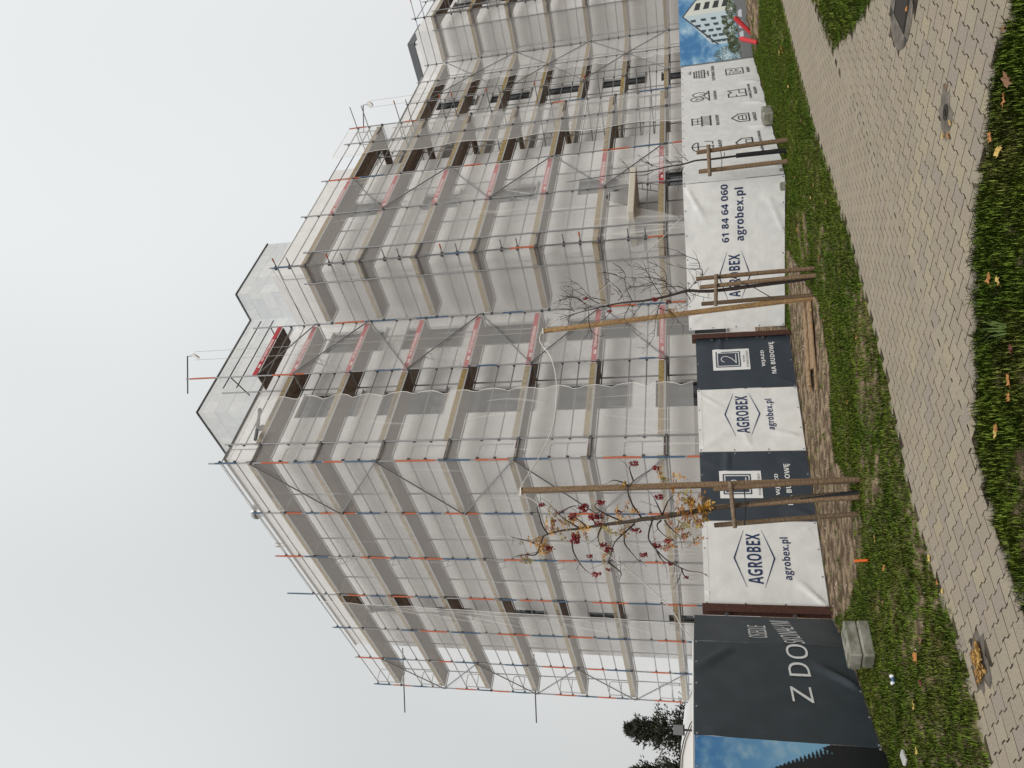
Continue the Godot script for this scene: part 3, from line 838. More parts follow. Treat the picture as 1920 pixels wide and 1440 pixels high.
		for x in [-0.14, 0.14]: bar(t, "rope", Vector3(v[2] + x, -0.3, 0), Vector3(v[2] + x * 1.1, -HB - v[1] + 0.3, 0.05), 0.006, M.rope)
	# a length of grey pipe lying over the rails of the top deck
	var pp := thing("drain_pipe", wp(-0.1, 0.75, HB + 12.0), TURN, "grey plastic pipe leaning out over the top scaffold deck", "pipe")
	var b := MB.new()
	b.tube(M.grey, [Vector3(0, 0, 0.1), Vector3(1.0, 0.55, -0.35), Vector3(2.1, 1.15, -0.8)], [0.055, 0.055, 0.055], 10)
	mi(pp, "pipe", b.mesh())
	bar(pp, "socket", Vector3(1.95, 1.07, -0.74), Vector3(2.12, 1.165, -0.81), 0.066, M.darksteel)

# ---------------------------------------------------------------- netting
# Q(s, h, out) -> plan and height; s0(h), s1(h) edges; h0(s), h1(s) bottom and top
func net(label: String, org: Vector2, Q: Callable, nsx: int, nsy: int, s0: Callable, s1: Callable, h0: Callable, h1: Callable, hems: Array) -> Node3D:
	var root := thing("safety_net", wp(org.x, org.y, 0), TURN, label, "netting", "white safety nets hung on the scaffold")
	var sd := rng.randf() * 500.0
	var pt := func(u: float, v: float) -> Vector3:
		var hm: float = lerpf(h0.call(u), h1.call(u), v)
		var s: float = lerpf(s0.call(hm), s1.call(hm), u)
		var o := -0.04 + 0.022 * fn.get_noise_2d(s * 70.0 + sd, hm * 28.0) + 0.012 * fn.get_noise_2d(s * 300.0 + sd, hm * 40.0 + s * 60.0)
		var p: Vector3 = Q.call(s, o)
		return lp(p.x, p.y, HB + hm, org)
	var st := SurfaceTool.new()
	st.begin(Mesh.PRIMITIVE_TRIANGLES)
	for j in nsy:
		for i in nsx:
			var a: Vector3 = pt.call(float(i) / nsx, float(j) / nsy)
			var b: Vector3 = pt.call(float(i + 1) / nsx, float(j) / nsy)
			var c: Vector3 = pt.call(float(i + 1) / nsx, float(j + 1) / nsy)
			var d: Vector3 = pt.call(float(i) / nsx, float(j + 1) / nsy)
			for w in [a, c, b, a, d, c]: st.add_vertex(w)
	st.index()
	st.generate_normals()
	mi(root, "mesh_sheet", st.commit(), M.net)
	for hm in hems:
		var pts: Array = []
		var rad: Array = []
		var n: int = nsy if hm < 2 else nsx
		for k in n + 1:
			var f := float(k) / n
			pts.append(pt.call(hm * 1.0, f) if hm < 2 else pt.call(f, hm - 2.0))
			rad.append(0.008 + 0.004 * fn.get_noise_1d(k * 40.0 + sd))
		var b := MB.new()
		b.tube(M.hem, pts, rad, 5, false)
		mi(root, "hem", b.mesh())
	return root

func gathers(label_root: Node3D, org: Vector2, Q: Callable, lines: Array) -> void:
	for l in lines:      # [s0, h0, s1, h1, width]
		var st := SurfaceTool.new()
		st.begin(Mesh.PRIMITIVE_TRIANGLES)
		var bow := rng.randf_range(-0.12, 0.12)
		var prev: Array = []
		for k in 9:
			var f := k / 8.0
			var s: float = lerpf(l[0], l[2], f) + bow * sin(PI * f)
			var w: float = l[4] * (0.25 + 0.75 * sin(PI * (0.1 + 0.8 * f)))
			var p: Vector3 = Q.call(s, -0.012 + 0.01 * sin(f * 7.0))
			var q: Vector3 = Q.call(s + w, -0.02)
			var h: float = HB + lerpf(l[1], l[3], f)
			var cur := [lp(p.x, p.y, h, org), lp(q.x, q.y, h, org)]
			if prev.size() == 2:
				for v in [prev[0], cur[1], prev[1], prev[0], cur[0], cur[1]]: st.add_vertex(v)
			prev = cur
		st.generate_normals()
		mi(label_root, "fold", st.commit(), M.net)

func make_nets() -> void:
	var c := func(v: float) -> Callable: return func(_x: float) -> float: return v
	var scal := func(base: float, amp: float, sgn: float) -> Callable:
		return func(h: float) -> float:
			var f := fposmod(h - 0.5, 1.0) if fposmod(h, 2.0) < 1.5 and fposmod(h, 2.0) > 0.5 else fposmod(h + 0.5, 2.0)
			return base + sgn * amp * sin(PI * clampf(f if fposmod(h, 2.0) >= 0.5 and fposmod(h, 2.0) < 1.5 else f, 0, 1)) + 0.1 * fn.get_noise_1d(h * 60.0 + base * 90.0)
	var qa := func(s: float, o: float) -> Vector3: return Vector3(s, -o, 0)
	var qb := func(s: float, o: float) -> Vector3: return Vector3(-o, s, 0)
	var qc := func(s: float, o: float) -> Vector3: return Vector3(s, 6.24 - o, 0)
	var qd := func(s: float, o: float) -> Vector3: return Vector3(-2.5 - o, s, 0)
	var qe := func(s: float, o: float) -> Vector3: return Vector3(s, 15.95 + o, 0)
	var qv := func(s: float, o: float) -> Vector3: return Vector3(s, 28.2 - o, 0)
	var n1 := net("wide white net over the left facade scaffold beside the nearest corner", Vector2(0, 0), qa, 44, 60, c.call(0.02), c.call(7.46), c.call(-0.9), c.call(13.02), [3])
	var n2 := net("white net at the left end of the scaffold, bunched along its edge", Vector2(8.7, 0), qa, 40, 60, func(h: float) -> float: return 8.75 - 0.05 * h + 0.12 * fn.get_noise_1d(h * 50.0), c.call(15.03), c.call(-1.4), c.call(13.0), [0])
	var n3 := net("white net with scalloped edge across the nearest corner bay", Vector2(0, 0.4), qb, 26, 84, c.call(0.02), scal.call(2.62, 0.16, 1.0), c.call(-0.8), c.call(12.75), [1, 3])
	net("white net over the red bay in the recess", Vector2(0, 3.8), qb, 22, 60, c.call(3.78), c.call(6.2), c.call(-0.9), c.call(12.5), [])
	net("white net on the shaded side of the projecting block", Vector2(0, 6.24), qc, 22, 60, c.call(-2.47), c.call(-0.02), c.call(-0.9), func(u: float) -> float: return 12.3 + 0.35 * (1.0 - u), [3])
	var n6 := net("white net over the front of the projecting block, lifted at the bottom", Vector2(-2.5, 6.3), qd, 44, 64, c.call(6.28), c.call(11.66), func(u: float) -> float: return -0.9 + 2.6 * exp(-pow((u - 0.45) / 0.2, 2.0)), c.call(12.5), [0, 1])
	net("white net wrapping the right end of the projecting block's scaffold", Vector2(-2.5, 13.6), qd, 22, 60, func(h: float) -> float: return 13.45 + 0.12 * sin(h * 1.9) + 0.02 * h, c.call(15.95), c.call(-0.9), c.call(12.9), [0, 3])
	net("white net on the scaffold return past the projecting block", Vector2(-2.5, 15.95), qe, 16, 50, c.call(-2.5), c.call(-0.1), c.call(-0.9), c.call(12.6), [])
	net("white net in the far recess with a pulled up corner", Vector2(0, 26.0), qb, 18, 50, scal.call(25.5, 0.25, -1.0), c.call(28.15), c.call(-0.9), c.call(12.9), [0])
	net("white net on the side of the farthest block", Vector2(0, 28.2), qv, 18, 50, c.call(-2.5), c.call(-0.05), c.call(-0.9), c.call(12.4), [])
	make_folds(n1, n2, n3, n6, qa, qb, qd)

# (continued) folds where the nets are gathered and tied
func make_folds(n1: Node3D, n2: Node3D, n3: Node3D, n6: Node3D, qa: Callable, qb: Callable, qd: Callable) -> void:
	var ls: Array = []
	for k in 26:
		var h := rng.randf_range(0.5, 12.0)
		var e := 8.78 - 0.05 * h
		ls.append([e, h, e + rng.randf_range(0.1, 1.4), h - rng.randf_range(1.2, 4.5), rng.randf_range(0.03, 0.1)])
	gathers(n2, Vector2(8.7, 0), qa, ls)
	ls = []
	for k in 12:
		var a := rng.randf_range(0.3, 7.2)
		ls.append([a, rng.randf_range(0.2, 1.8), a + rng.randf_range(-0.5, 0.5), -0.9, rng.randf_range(0.03, 0.1)])
	for k in 10:
		var a := rng.randf_range(0.1, 7.2)
		var h := rng.randf_range(3.0, 12.5)
		ls.append([a, h, a + rng.randf_range(-0.4, 0.4), h - rng.randf_range(1.0, 3.0), rng.randf_range(0.03, 0.08)])
	gathers(n1, Vector2(0, 0), qa, ls)
	ls = []
	for k in 14:
		var b := rng.randf_range(0.2, 2.3)
		var h := rng.randf_range(0.6, 2.0) if k < 8 else rng.randf_range(3.0, 12.0)
		ls.append([b, h, b + rng.randf_range(-0.25, 0.25), h - rng.randf_range(1.2, 2.4), rng.randf_range(0.03, 0.09)])
	gathers(n3, Vector2(0, 0.4), qb, ls)
	ls = []
	for k in 16:
		var b := rng.randf_range(6.5, 7.6) if k % 2 == 0 else rng.randf_range(10.2, 11.4)
		ls.append([b, rng.randf_range(1.2, 3.6), b + (rng.randf_range(-0.5, 0.3) if k % 2 == 0 else rng.randf_range(-0.2, 0.4)), -0.8, rng.randf_range(0.04, 0.12)])
	for k in 10:
		var b := rng.randf_range(6.6, 11.4)
		var h := rng.randf_range(4.0, 12.2)
		ls.append([b, h, b + rng.randf_range(-0.4, 0.4), h - rng.randf_range(1.0, 2.6), rng.randf_range(0.03, 0.09)])
	gathers(n6, Vector2(-2.5, 6.3), qd, ls)

# ---------------------------------------------------------------- banners and fence
func panel(n: String, p0: Vector2, p1: Vector2, label: String, category: String, group := "") -> Node3D:
	return thing(n, Vector3(p0.x, 0, p0.y), atan2(-(p1.y - p0.y), p1.x - p0.x), label, category, group)

func wrinkle(sd: float, amp: float, folds: Array) -> Callable:
	return func(s: float, t: float) -> float:
		var z := amp * fn.get_noise_2d(s * 55.0 + sd, t * 55.0) + amp * 0.5 * fn.get_noise_2d(s * 130.0 + sd + t * 60.0, t * 90.0)
		for f in folds:      # [x, y, dx, dy, width, height, length]
			var d := Vector2(f[2], f[3]).normalized()
			var r := Vector2(s - f[0], t - f[1])
			var l := r.dot(d)
			var w := r.dot(Vector2(-d.y, d.x))
			if l > -0.05 and l < f[6]: z += 1.4 * f[5] * exp(-pow(w / (f[4] * (0.35 + l / f[6])), 2.0)) * (1.0 - pow(clampf(l / f[6], 0, 1), 2.0)) * clampf((l + 0.05) / 0.1, 0, 1)
		return z

func sheet(par: Node, nm: String, s0: float, s1: float, t0: float, t1: float, m: Material, wr: Callable, off := 0.0, st := 0.05, uv := false, lo = null) -> MeshInstance3D:
	var nx := maxi(1, int((s1 - s0) / st))
	var ny := maxi(1, int((t1 - t0) / st))
	var t := SurfaceTool.new()
	t.begin(Mesh.PRIMITIVE_TRIANGLES)
	for j in ny + 1:
		for i in nx + 1:
			var s := lerpf(s0, s1, float(i) / nx)
			var b0 := t0
			if lo != null: b0 = t0 + lo.call(s)
			var y := lerpf(b0, t1, float(j) / ny)
			if uv: t.set_uv(Vector2(float(i) / nx, 1.0 - float(j) / ny))
			t.add_vertex(Vector3(s, y, wr.call(s, y) + off))
	for j in ny:
		for i in nx:
			var a := j * (nx + 1) + i
			for k in [a, a + nx + 2, a + 1, a, a + nx + 1, a + nx + 2]: t.add_index(k)
	t.generate_normals()
	return mi(par, nm, t.commit(), m)

func print_text(par: Node, txt: String, bold: bool, s0: float, s1: float, t0: float, t1: float, m: Material, wr: Callable, off := 0.007, shear := 0.0) -> void:
	var tm := TextMesh.new()
	tm.text = txt
	tm.font = font_b if bold else font_r
	tm.font_size = 64
	tm.pixel_size = 0.01
	tm.depth = 0.0
	tm.curve_step = 1.0
	var ar := tm.surface_get_arrays(0)
	var vs: PackedVector3Array = ar[Mesh.ARRAY_VERTEX]
	var bb := AABB(vs[0], Vector3.ZERO)
	for v in vs: bb = bb.expand(v)
	var nn := PackedVector3Array()
	for i in vs.size():
		var s := lerpf(s0, s1, (vs[i].x - bb.position.x) / bb.size.x)
		var y := lerpf(t0, t1, (vs[i].y - bb.position.y) / bb.size.y) + shear * (s - s0)
		vs[i] = Vector3(s, y, wr.call(s, y) + off)
		nn.append(Vector3.BACK)
	var na: Array = []
	na.resize(Mesh.ARRAY_MAX)
	na[Mesh.ARRAY_VERTEX] = vs
	na[Mesh.ARRAY_NORMAL] = nn
	na[Mesh.ARRAY_INDEX] = ar[Mesh.ARRAY_INDEX]
	var am := ArrayMesh.new()
	am.add_surface_from_arrays(Mesh.PRIMITIVE_TRIANGLES, na)
	mi(par, "lettering", am, m)

# flat printed strokes through points, tapering between widths
func strokes(par: Node, nm: String, lines: Array, m: Material, wr: Callable, off := 0.007) -> void:
	var t := SurfaceTool.new()
	t.begin(Mesh.PRIMITIVE_TRIANGLES)
	t.set_normal(Vector3.BACK)
	for l in lines:
		var pts: Array = l[0]
		var w0: float = l[1]
		var w1: float = l[2] if l.size() > 2 else w0
		for i in pts.size() - 1:
			var a: Vector2 = pts[i]
			var b: Vector2 = pts[i + 1]
			var d := (b - a).normalized()
			var nrm := Vector2(-d.y, d.x) / 2.0
			var steps := maxi(1, int(a.distance_to(b) / 0.12))
			for k in steps:
				var f0 := float(k) / steps
				var f1 := float(k + 1) / steps
				var wa := lerpf(w0, w1, f0)
				var wb := lerpf(w0, w1, f1)
				var ext := d * w0 * 0.3
				var p := a.lerp(b, f0) - (ext if k == 0 else Vector2.ZERO)
				var q := a.lerp(b, f1) + (ext if k == steps - 1 else Vector2.ZERO)
				var c := [p - nrm * wa, q - nrm * wb, q + nrm * wb, p + nrm * wa]
				for j in [0, 2, 1, 0, 3, 2]:
					var v: Vector2 = c[j]
					t.add_vertex(Vector3(v.x, v.y, wr.call(v.x, v.y) + off))
	mi(par, nm, t.commit(), m)

func ellipse(c: Vector2, rx: float, ry: float, a0 := 0.0, a1 := TAU, n := 18) -> Array:
	var r: Array = []
	for i in n + 1:
		var a := lerpf(a0, a1, float(i) / n)
		r.append(c + Vector2(cos(a) * rx, sin(a) * ry))
	return r

func eyelets(par: Node, s0: float, s1: float, t0: float, t1: float, wr: Callable, sides: Array, m: Material) -> void:
	var e := TorusMesh.new()
	e.inner_radius = 0.006; e.outer_radius = 0.014; e.rings = 10; e.ring_segments = 5
	for sd in sides:
		var n := maxi(2, int(((s1 - s0) if sd < 2 else (t1 - t0)) / 0.45))
		for k in n + 1:
			var f := float(k) / n
			var s := lerpf(s0 + 0.03, s1 - 0.03, f) if sd < 2 else (s0 + 0.03 if sd == 2 else s1 - 0.03)
			var t := (t1 - 0.03 if sd == 0 else t0 + 0.03) if sd < 2 else lerpf(t0 + 0.03, t1 - 0.03, f)
			mi(par, "eyelet", e, m, Transform3D(Basis(Vector3.RIGHT, PI / 2), Vector3(s, t, wr.call(s, t) + 0.004)))

func mesh_fence(par: Node, s0: float, s1: float, h: float) -> void:
	var b := MB.new()
	var z := -0.045
	for s in [s0 + 0.02, s1 - 0.02]: b.tube(M.galv, [Vector3(s, 0.02, z), Vector3(s, h, z)], [0.021, 0.021], 8)
	for t in [0.06, h - 0.03]: b.tube(M.galv, [Vector3(s0 + 0.02, t, z), Vector3(s1 - 0.02, t, z)], [0.019, 0.019], 8)
	mi(par, "fence_frame", b.mesh())
	for s in [s0 + 0.02, s1 - 0.02]: mi(par, "fence_foot", ubox(Vector3(0.22, 0.13, 0.62), 0.02), M.concrete, Transform3D(Basis(), Vector3(s, 0.05, z - 0.4)))

func logo_agrobex(bn: Node, s0: float, s1: float, wr: Callable, k := 1.0, dy := 0.0) -> void:
	print_text(bn, "AGROBEX", true, s0, s1, 0.895 + dy, 1.108 + dy, M.navy, wr)
	var c := (s0 + s1) / 2
	var h := (s1 - s0) / 2 * 1.12
	strokes(bn, "emblem", [[[Vector2(c, 1.296 + dy), Vector2(c - h, 1.138 + dy)], 0.022, 0.004], [[Vector2(c, 1.296 + dy), Vector2(c + h, 1.134 + dy)], 0.022, 0.004], [[Vector2(c, 0.703 + dy), Vector2(c - h, 0.876 + dy)], 0.022, 0.004], [[Vector2(c, 0.703 + dy), Vector2(c + h, 0.858 + dy)], 0.022, 0.004]], M.navy, wr)

func make_gate() -> void:
	var g0 := Vector2(-3.41, -11.77)
	var g1 := Vector2(0.70, -15.47)
	var d := (g1 - g0).normalized()
	for k in 2:
		var p := g0 + d * (2.83 * k)
		var nm := "left" if k == 0 else "right"
		var root := panel("gate_leaf", p, g1, ["gate leaf with white and dark banners beside the bent grey banner", "gate leaf with white and dark banners beside the white phone banner"][k], "gate", "two leaves of the site gate")
		var w := 2.81 if k == 0 else 2.75
		var b := MB.new()
		for s in [0.03, w / 2, w - 0.03]: b.box(M.galv, Transform3D(Basis(), Vector3(s, 0.88, -0.05)), Vector3(0.05, 1.7, 0.05))
		for t in [0.08, 0.9, 1.72]: b.box(M.galv, Transform3D(Basis(), Vector3(w / 2, t, -0.05)), Vector3(w - 0.02, 0.05, 0.048))
		mi(root, "gate_frame", b.mesh())
		var sp := 1.44 if k == 0 else 1.42
		var wr := wrinkle(40.0 + k * 77.0, 0.010, [[0.05, 0.08, 1, 0.9, 0.05, 0.03, 0.55], [0.15, 1.72, 0.8, -0.7, 0.04, 0.014, 0.5], [1.35, 0.1, -0.6, 0.8, 0.05, 0.015, 0.4]] if k == 0 else [[0.05, 1.72, 0.8, -0.9, 0.05, 0.018, 0.9], [0.1, 0.9, 1, 0.3, 0.04, 0.014, 0.5], [0.3, 0.1, 0.3, 1, 0.06, 0.016, 0.6], [1.3, 1.7, -0.7, -0.8, 0.04, 0.012, 0.6]])
		var wb := sheet(root, "banner", 0.0, sp, 0.02, 1.765, M.pvcw, wr, 0.0, 0.045)
		tag(wb, "white banner with navy lettering")
		for e in [[1.69, 1.762], [0.024, 0.16]]: sheet(wb, "hem_strip", 0.004, sp - 0.004, e[0], e[1], M.pvcw, wr, 0.004, 0.045)
		logo_agrobex(wb, 0.35 if k == 0 else 0.385, 1.218 if k == 0 else 1.245, wr)
		var dy := 0.0
		print_text(wb, "agrobex.pl", true, 0.427 if k == 0 else 0.44, 1.154 if k == 0 else 1.15, 0.442 + dy, 0.598 + dy, M.navy, wr)
		eyelets(wb, 0.0, sp, 0.02, 1.765, wr, [0, 1, 2], M.darksteel)
		var wr2 := wrinkle(240.0 + k * 77.0, 0.008, [[w - 0.02, 1.3, -1, 0.1, 0.04, 0.03, 0.45], [sp + 0.1, 0.05, 0.4, 1, 0.05, 0.014, 0.4], [w - 0.15, 0.05, -0.2, 1, 0.06, 0.014, 0.4], [w - 0.2, 1.75, -0.2, -1, 0.05, 0.012, 0.4]])
		var db := sheet(root, "banner", sp + 0.006, w, 0.02, 1.76, M.pvcd, wr2, 0.004, 0.045)
		tag(db, "dark blue-grey banner with white plaque and lettering")
		eyelets(db, sp, w, 0.02, 1.76, wr2, [0, 1, 3], M.galv)
		var x := sp + 0.43 if k == 0 else sp + 0.465
		var pl := sheet(db, "plaque", x, x + 0.54, 0.782, 1.454, M.white, wr2, 0.012, 0.09)
		var q := [Vector2(x + 0.085, 0.957), Vector2(x + 0.465, 0.957), Vector2(x + 0.465, 1.388), Vector2(x + 0.085, 1.388), Vector2(x + 0.085, 0.957)]
		strokes(db, "plaque_border", [[q, 0.022]], M.pvch, wr2, 0.016)
		var sq := sheet(db, "plaque_field", x + 0.115, x + 0.435, 0.987, 1.358, M.pvch, wr2, 0.016, 0.09)
		var two := ellipse(Vector2(x + 0.275, 1.225), 0.075, 0.075, 2.9, -0.5, 12)
		two += [Vector2(x + 0.30, 1.12), Vector2(x + 0.20, 1.04), Vector2(x + 0.17, 1.03), Vector2(x + 0.40, 1.03)]
		strokes(db, "numeral", [[two, 0.014]], M.white, wr2, 0.021)
		print_text(db, "NOWE", false, x + 0.19, x + 0.36, 0.872, 0.905, M.ink, wr2, 0.018)
		print_text(db, "POBIEDZISKA", false, x + 0.06, x + 0.48, 0.806, 0.843, M.ink, wr2, 0.018)
		print_text(db, "WJAZD", true, x + 0.06, x + 0.475, 0.50, 0.575, M.white, wr2, 0.012)
		print_text(db, "NA BUDOWĘ", true, x - 0.13, x + 0.675, 0.305, 0.412, M.white, wr2, 0.012)
	for v in [[g0 - d * 0.07, 1.80, "rusty steel gate post between the dark and white banners"], [g1 + d * 0.06, 1.83, "rusty steel gate post beside the white phone banner"]]:
		var t := thing("gate_post", Vector3(v[0].x, 0, v[0].y), atan2(-d.y, d.x), v[2], "post", "rusty gate posts")
		var b := MB.new()
		b.box(M.rust, Transform3D(Basis(), Vector3(0, v[1] / 2, 0)), Vector3(0.008, v[1], 0.12))
		for z in [-0.064, 0.064]: b.box(M.rust, Transform3D(Basis(), Vector3(0, v[1] / 2, z)), Vector3(0.12, v[1], 0.01))
		mi(t, "profile", b.mesh())
		for y in [0.5, 1.45]: mi(t, "hinge", ubox(Vector3(0.05, 0.06, 0.05), 0.01), M.darksteel, Transform3D(Basis(), Vector3(-0.075, y, 0.02)))

func make_left_banner() -> void:
	var a := Vector2(-4.55, -5.8)
	var c := Vector2(-4.0, -8.35)
	var e := Vector2(-3.53, -10.5)
	var f := Vector2(-3.475, -11.45)
	var L := c.distance_to(e)
	var root := panel("banner_fence", c, e, "tall dark grey banner fence bent at a corner, sky picture at its left", "fence")
	var wr := wrinkle(500.0, 0.012, [[2.05, 1.45, -0.55, 0.5, 0.06, 0.035, 0.85], [1.3, 0.05, 0.75, 0.65, 0.07, 0.04, 0.7], [0.35, 1.85, 0.2, -1, 0.04, 0.012, 0.3]])
	var lo := func(s: float) -> float: return 0.02 + (-0.0 if s < 1.2 else 0.0)
	var front := sheet(root, "banner", 0.28, L, 0.0, 1.915, M.pvcg, wr, 0.0, 0.05, false, lo)
	tag(front, "dark grey printed banner face with large white letters")
	print_text(front, "Z", false, 0.968, 1.268, 0.573, 0.806, M.white, wr, 0.01)
	print_text(front, "D", false, 1.488, 1.785, 0.537, 0.782, M.white, wr, 0.01)
	print_text(front, "O", false, 1.870, L - 0.004, 0.505, 0.765, M.white, wr, 0.01)
	eyelets(front, 0.28, L, 0.0, 1.915, wr, [0, 1], M.galv)
	mesh_fence(root, 0.0, L, 1.88)
	# printed sky and spruce
	var im := Image.create(256, 256, true, Image.FORMAT_RGB8)
	for y in 256:
		for x in 256:
			var n := 0.5 + 0.5 * fn.get_noise_2d(x * 0.9, y * 1.6) + 0.35 * fn.get_noise_2d(x * 3.0 + 99.0, y * 3.0)
			var col := Color(0.22, 0.47, 0.70).lerp(Color(0.50, 0.70, 0.83), clampf(y / 150.0, 0, 1))
			im.set_pixel(x, y, col.lerp(Color(0.80, 0.86, 0.87), clampf((n - 0.45) * 1.4, 0, 0.8)))
	for tr in [[60, 165, 60], [150, 120, 90], [215, 100, 70], [250, 175, 50]]:
		for y in range(tr[1], 256):
			var wd: float = (y - tr[1]) * 0.42 * (0.72 + 0.4 * absf(sin(y * 0.55 + tr[0])))
			for x in range(maxi(0, int(tr[0] - wd)), mini(256, int(tr[0] + wd) + 1)): im.set_pixel(x, y, Color(0.035, 0.06, 0.085).lerp(Color(0.08, 0.11, 0.11), rng.randf()))
	im.generate_mipmaps()
	var pm := mat(Color.WHITE, 0.45)
	pm.albedo_texture = ImageTexture.create_from_image(im)
	var wr3 := wrinkle(530.0, 0.006, [])
	var pic := sheet(root, "printed_picture", -2.55, 0.276, 0.0, 1.91, pm, func(s: float, t: float) -> float: return wr3.call(s, t) + (s * 0.0 if s > -0.1 else 0.0), 0.0, 0.07, true)
	tag(pic, "printed picture of blue sky with dark spruces")
	eyelets(pic, -2.55, 0.276, 0.0, 1.91, wr3, [0, 1], M.galv)
	# side face beyond the corner
	var th := atan2(-(f.y - e.y), f.x - e.x) - atan2(-(e.y - c.y), e.x - c.x)
	var side := Node3D.new()
	side.name = "banner_return"
	root.add_child(side)
	side.position = Vector3(L + 0.003, 0, 0)
	side.rotation.y = th
	var wr2 := wrinkle(570.0, 0.006, [])
	var sl := e.distance_to(f)
	var sb := sheet(side, "banner", 0.0, sl, 0.03, 1.918, M.pvcg, wr2, 0.0, 0.05)
	print_text(side, "OSIEDLE", false, 0.16, 0.60, 0.96, 1.20, M.white, wr2, 0.009)
	print_text(side, "SKONAŁYM", false, 0.03, 0.80, 0.505, 0.755, M.white, wr2, 0.009, 0.17)
	var b := MB.new()
	for s in [0.02, sl]: b.tube(M.galv, [Vector3(s, 0.0, -0.03), Vector3(s, 1.93, -0.03)], [0.021, 0.021], 8)
	mi(side, "fence_frame", b.mesh())
	var hem := MB.new()
	hem.tube(M.hem, [Vector3(-2.55, 1.925, -0.01), Vector3(L, 1.925, -0.01)], [0.012, 0.012], 6)
	mi(root, "top_rope", hem.mesh())

func make_right_fence() -> void:
	# white panel with telephone number
	var root := panel("banner_fence", Vector2(0.96, -16.2), Vector2(3.68, -15.13), "white banner fence panel with a navy phone number and web address", "fence")
	var L := 2.95
	var wr := wrinkle(700.0, 0.012, [[2.85, 1.8, -0.9, -0.45, 0.05, 0.03, 0.75], [2.75, 1.75, -0.35, -1, 0.05, 0.02, 0.5], [2.5, 1.83, -0.25, -1, 0.05, 0.016, 0.6], [1.9, 0.05, 0.9, 0.35, 0.04, 0.02, 0.8], [2.35, 0.05, 0.5, 0.9, 0.05, 0.02, 0.5], [0.15, 1.85, 0.6, -0.8, 0.05, 0.018, 0.7], [1.4, 1.85, 0.2, -1, 0.06, 0.012, 0.5]])
	var b := sheet(root, "banner", 0.0, L, 0.02, 1.885, M.pvcw, wr, 0.0, 0.05)
	print_text(b, "61 84 64 060", true, 1.765, 2.88, 1.055, 1.185, M.navy, wr)
	print_text(b, "agrobex.pl", true, 1.775, 2.80, 0.725, 0.935, M.navy, wr)
	logo_agrobex(b, 0.655, 1.52, wr, 1.0, -0.035)
	eyelets(b, 0.0, L, 0.02, 1.885, wr, [0, 1, 2], M.darksteel)
	mesh_fence(root, 0.0, L, 1.87)
	# white panel with pictograms
	var r2 := panel("banner_fence", Vector2(3.72, -15.12), Vector2(8.28, -21.0), "long white banner fence panel with two rows of black line pictograms", "fence")
	var L2 := 7.42
	var wr2 := wrinkle(800.0, 0.012, [[0.4, 0.1, 0.5, 1, 0.08, 0.03, 0.5], [1.2, 0.08, 0.2, 1, 0.08, 0.03, 0.4], [2.6, 0.08, -0.3, 1, 0.1, 0.03, 0.4], [4.0, 0.08, 0.3, 1, 0.1, 0.03, 0.4], [1.0, 1.85, 0.3, -1, 0.06, 0.012, 0.3], [5.5, 0.08, 0.2, 1, 0.1, 0.03, 0.4]])
	var lo := func(s: float) -> float: return 0.0 + 0.05 * (0.5 + fn.get_noise_1d(s * 130.0 + 20.0))
	var b2 := sheet(r2, "banner", 0.0, L2, 0.0, 1.885, M.pvcw, wr2, 0.0, 0.06, false, lo)
	eyelets(b2, 0.0, L2, 0.03, 1.885, wr2, [0], M.darksteel)
	var W := 0.03
	var V := func(x: float, y: float) -> Vector2: return Vector2(x, y)
	# terrace: parasol over table
	strokes(b2, "pictogram", [[ellipse(V.call(1.76, 1.56), 0.24, 0.12, 0.0, PI, 10) + [V.call(2.0, 1.56), V.call(1.52, 1.56)], W * 0.8], [[V.call(1.76, 1.7), V.call(1.76, 1.24)], W * 0.8], [[V.call(1.55, 1.4), V.call(1.6, 1.26), V.call(1.78, 1.26)], W * 0.7], [[V.call(2.05, 1.42), V.call(2.0, 1.26), V.call(1.85, 1.26)], W * 0.7]], M.ink, wr2)
	print_text(b2, "TARASY", true, 1.47, 2.05, 1.08, 1.15, M.ink, wr2)
	# balcony
	var bl: Array = [[[V.call(3.05, 1.66), V.call(3.45, 1.66)], W], [[V.call(3.08, 1.66), V.call(3.08, 1.42)], W * 0.7], [[V.call(3.25, 1.66), V.call(3.25, 1.46)], W * 0.7], [[V.call(3.42, 1.66), V.call(3.42, 1.46)], W * 0.7], [[V.call(3.08, 1.54), V.call(3.42, 1.54)], W * 0.6], [[V.call(2.95, 1.45), V.call(3.53, 1.45)], W], [[V.call(2.95, 1.26), V.call(3.53, 1.26)], W * 1.2]]
	for k in 8: bl.append([[V.call(3.0 + k * 0.07, 1.45), V.call(3.0 + k * 0.07, 1.27)], W * 0.55])
	strokes(b2, "pictogram", bl, M.ink, wr2)
	print_text(b2, "BALKONY", true, 2.92, 3.54, 1.08, 1.15, M.ink, wr2)
	# gardens: two trees
	strokes(b2, "pictogram", [[ellipse(V.call(4.72, 1.52), 0.15, 0.15), W * 0.8], [ellipse(V.call(5.04, 1.47), 0.15, 0.15), W * 0.8], [[V.call(4.72, 1.5), V.call(4.72, 1.25)], W * 0.7], [[V.call(5.04, 1.45), V.call(5.04, 1.25)], W * 0.7], [[V.call(4.53, 1.24), V.call(5.22, 1.24)], W], [[V.call(4.65, 1.56), V.call(4.72, 1.5), V.call(4.79, 1.56)], W * 0.6], [[V.call(4.55, 1.25), V.call(4.9, 1.36), V.call(5.2, 1.25)], W * 0.6]], M.ink, wr2)
	print_text(b2, "OGRÓDKI", true, 4.55, 5.2, 1.07, 1.15, M.ink, wr2)
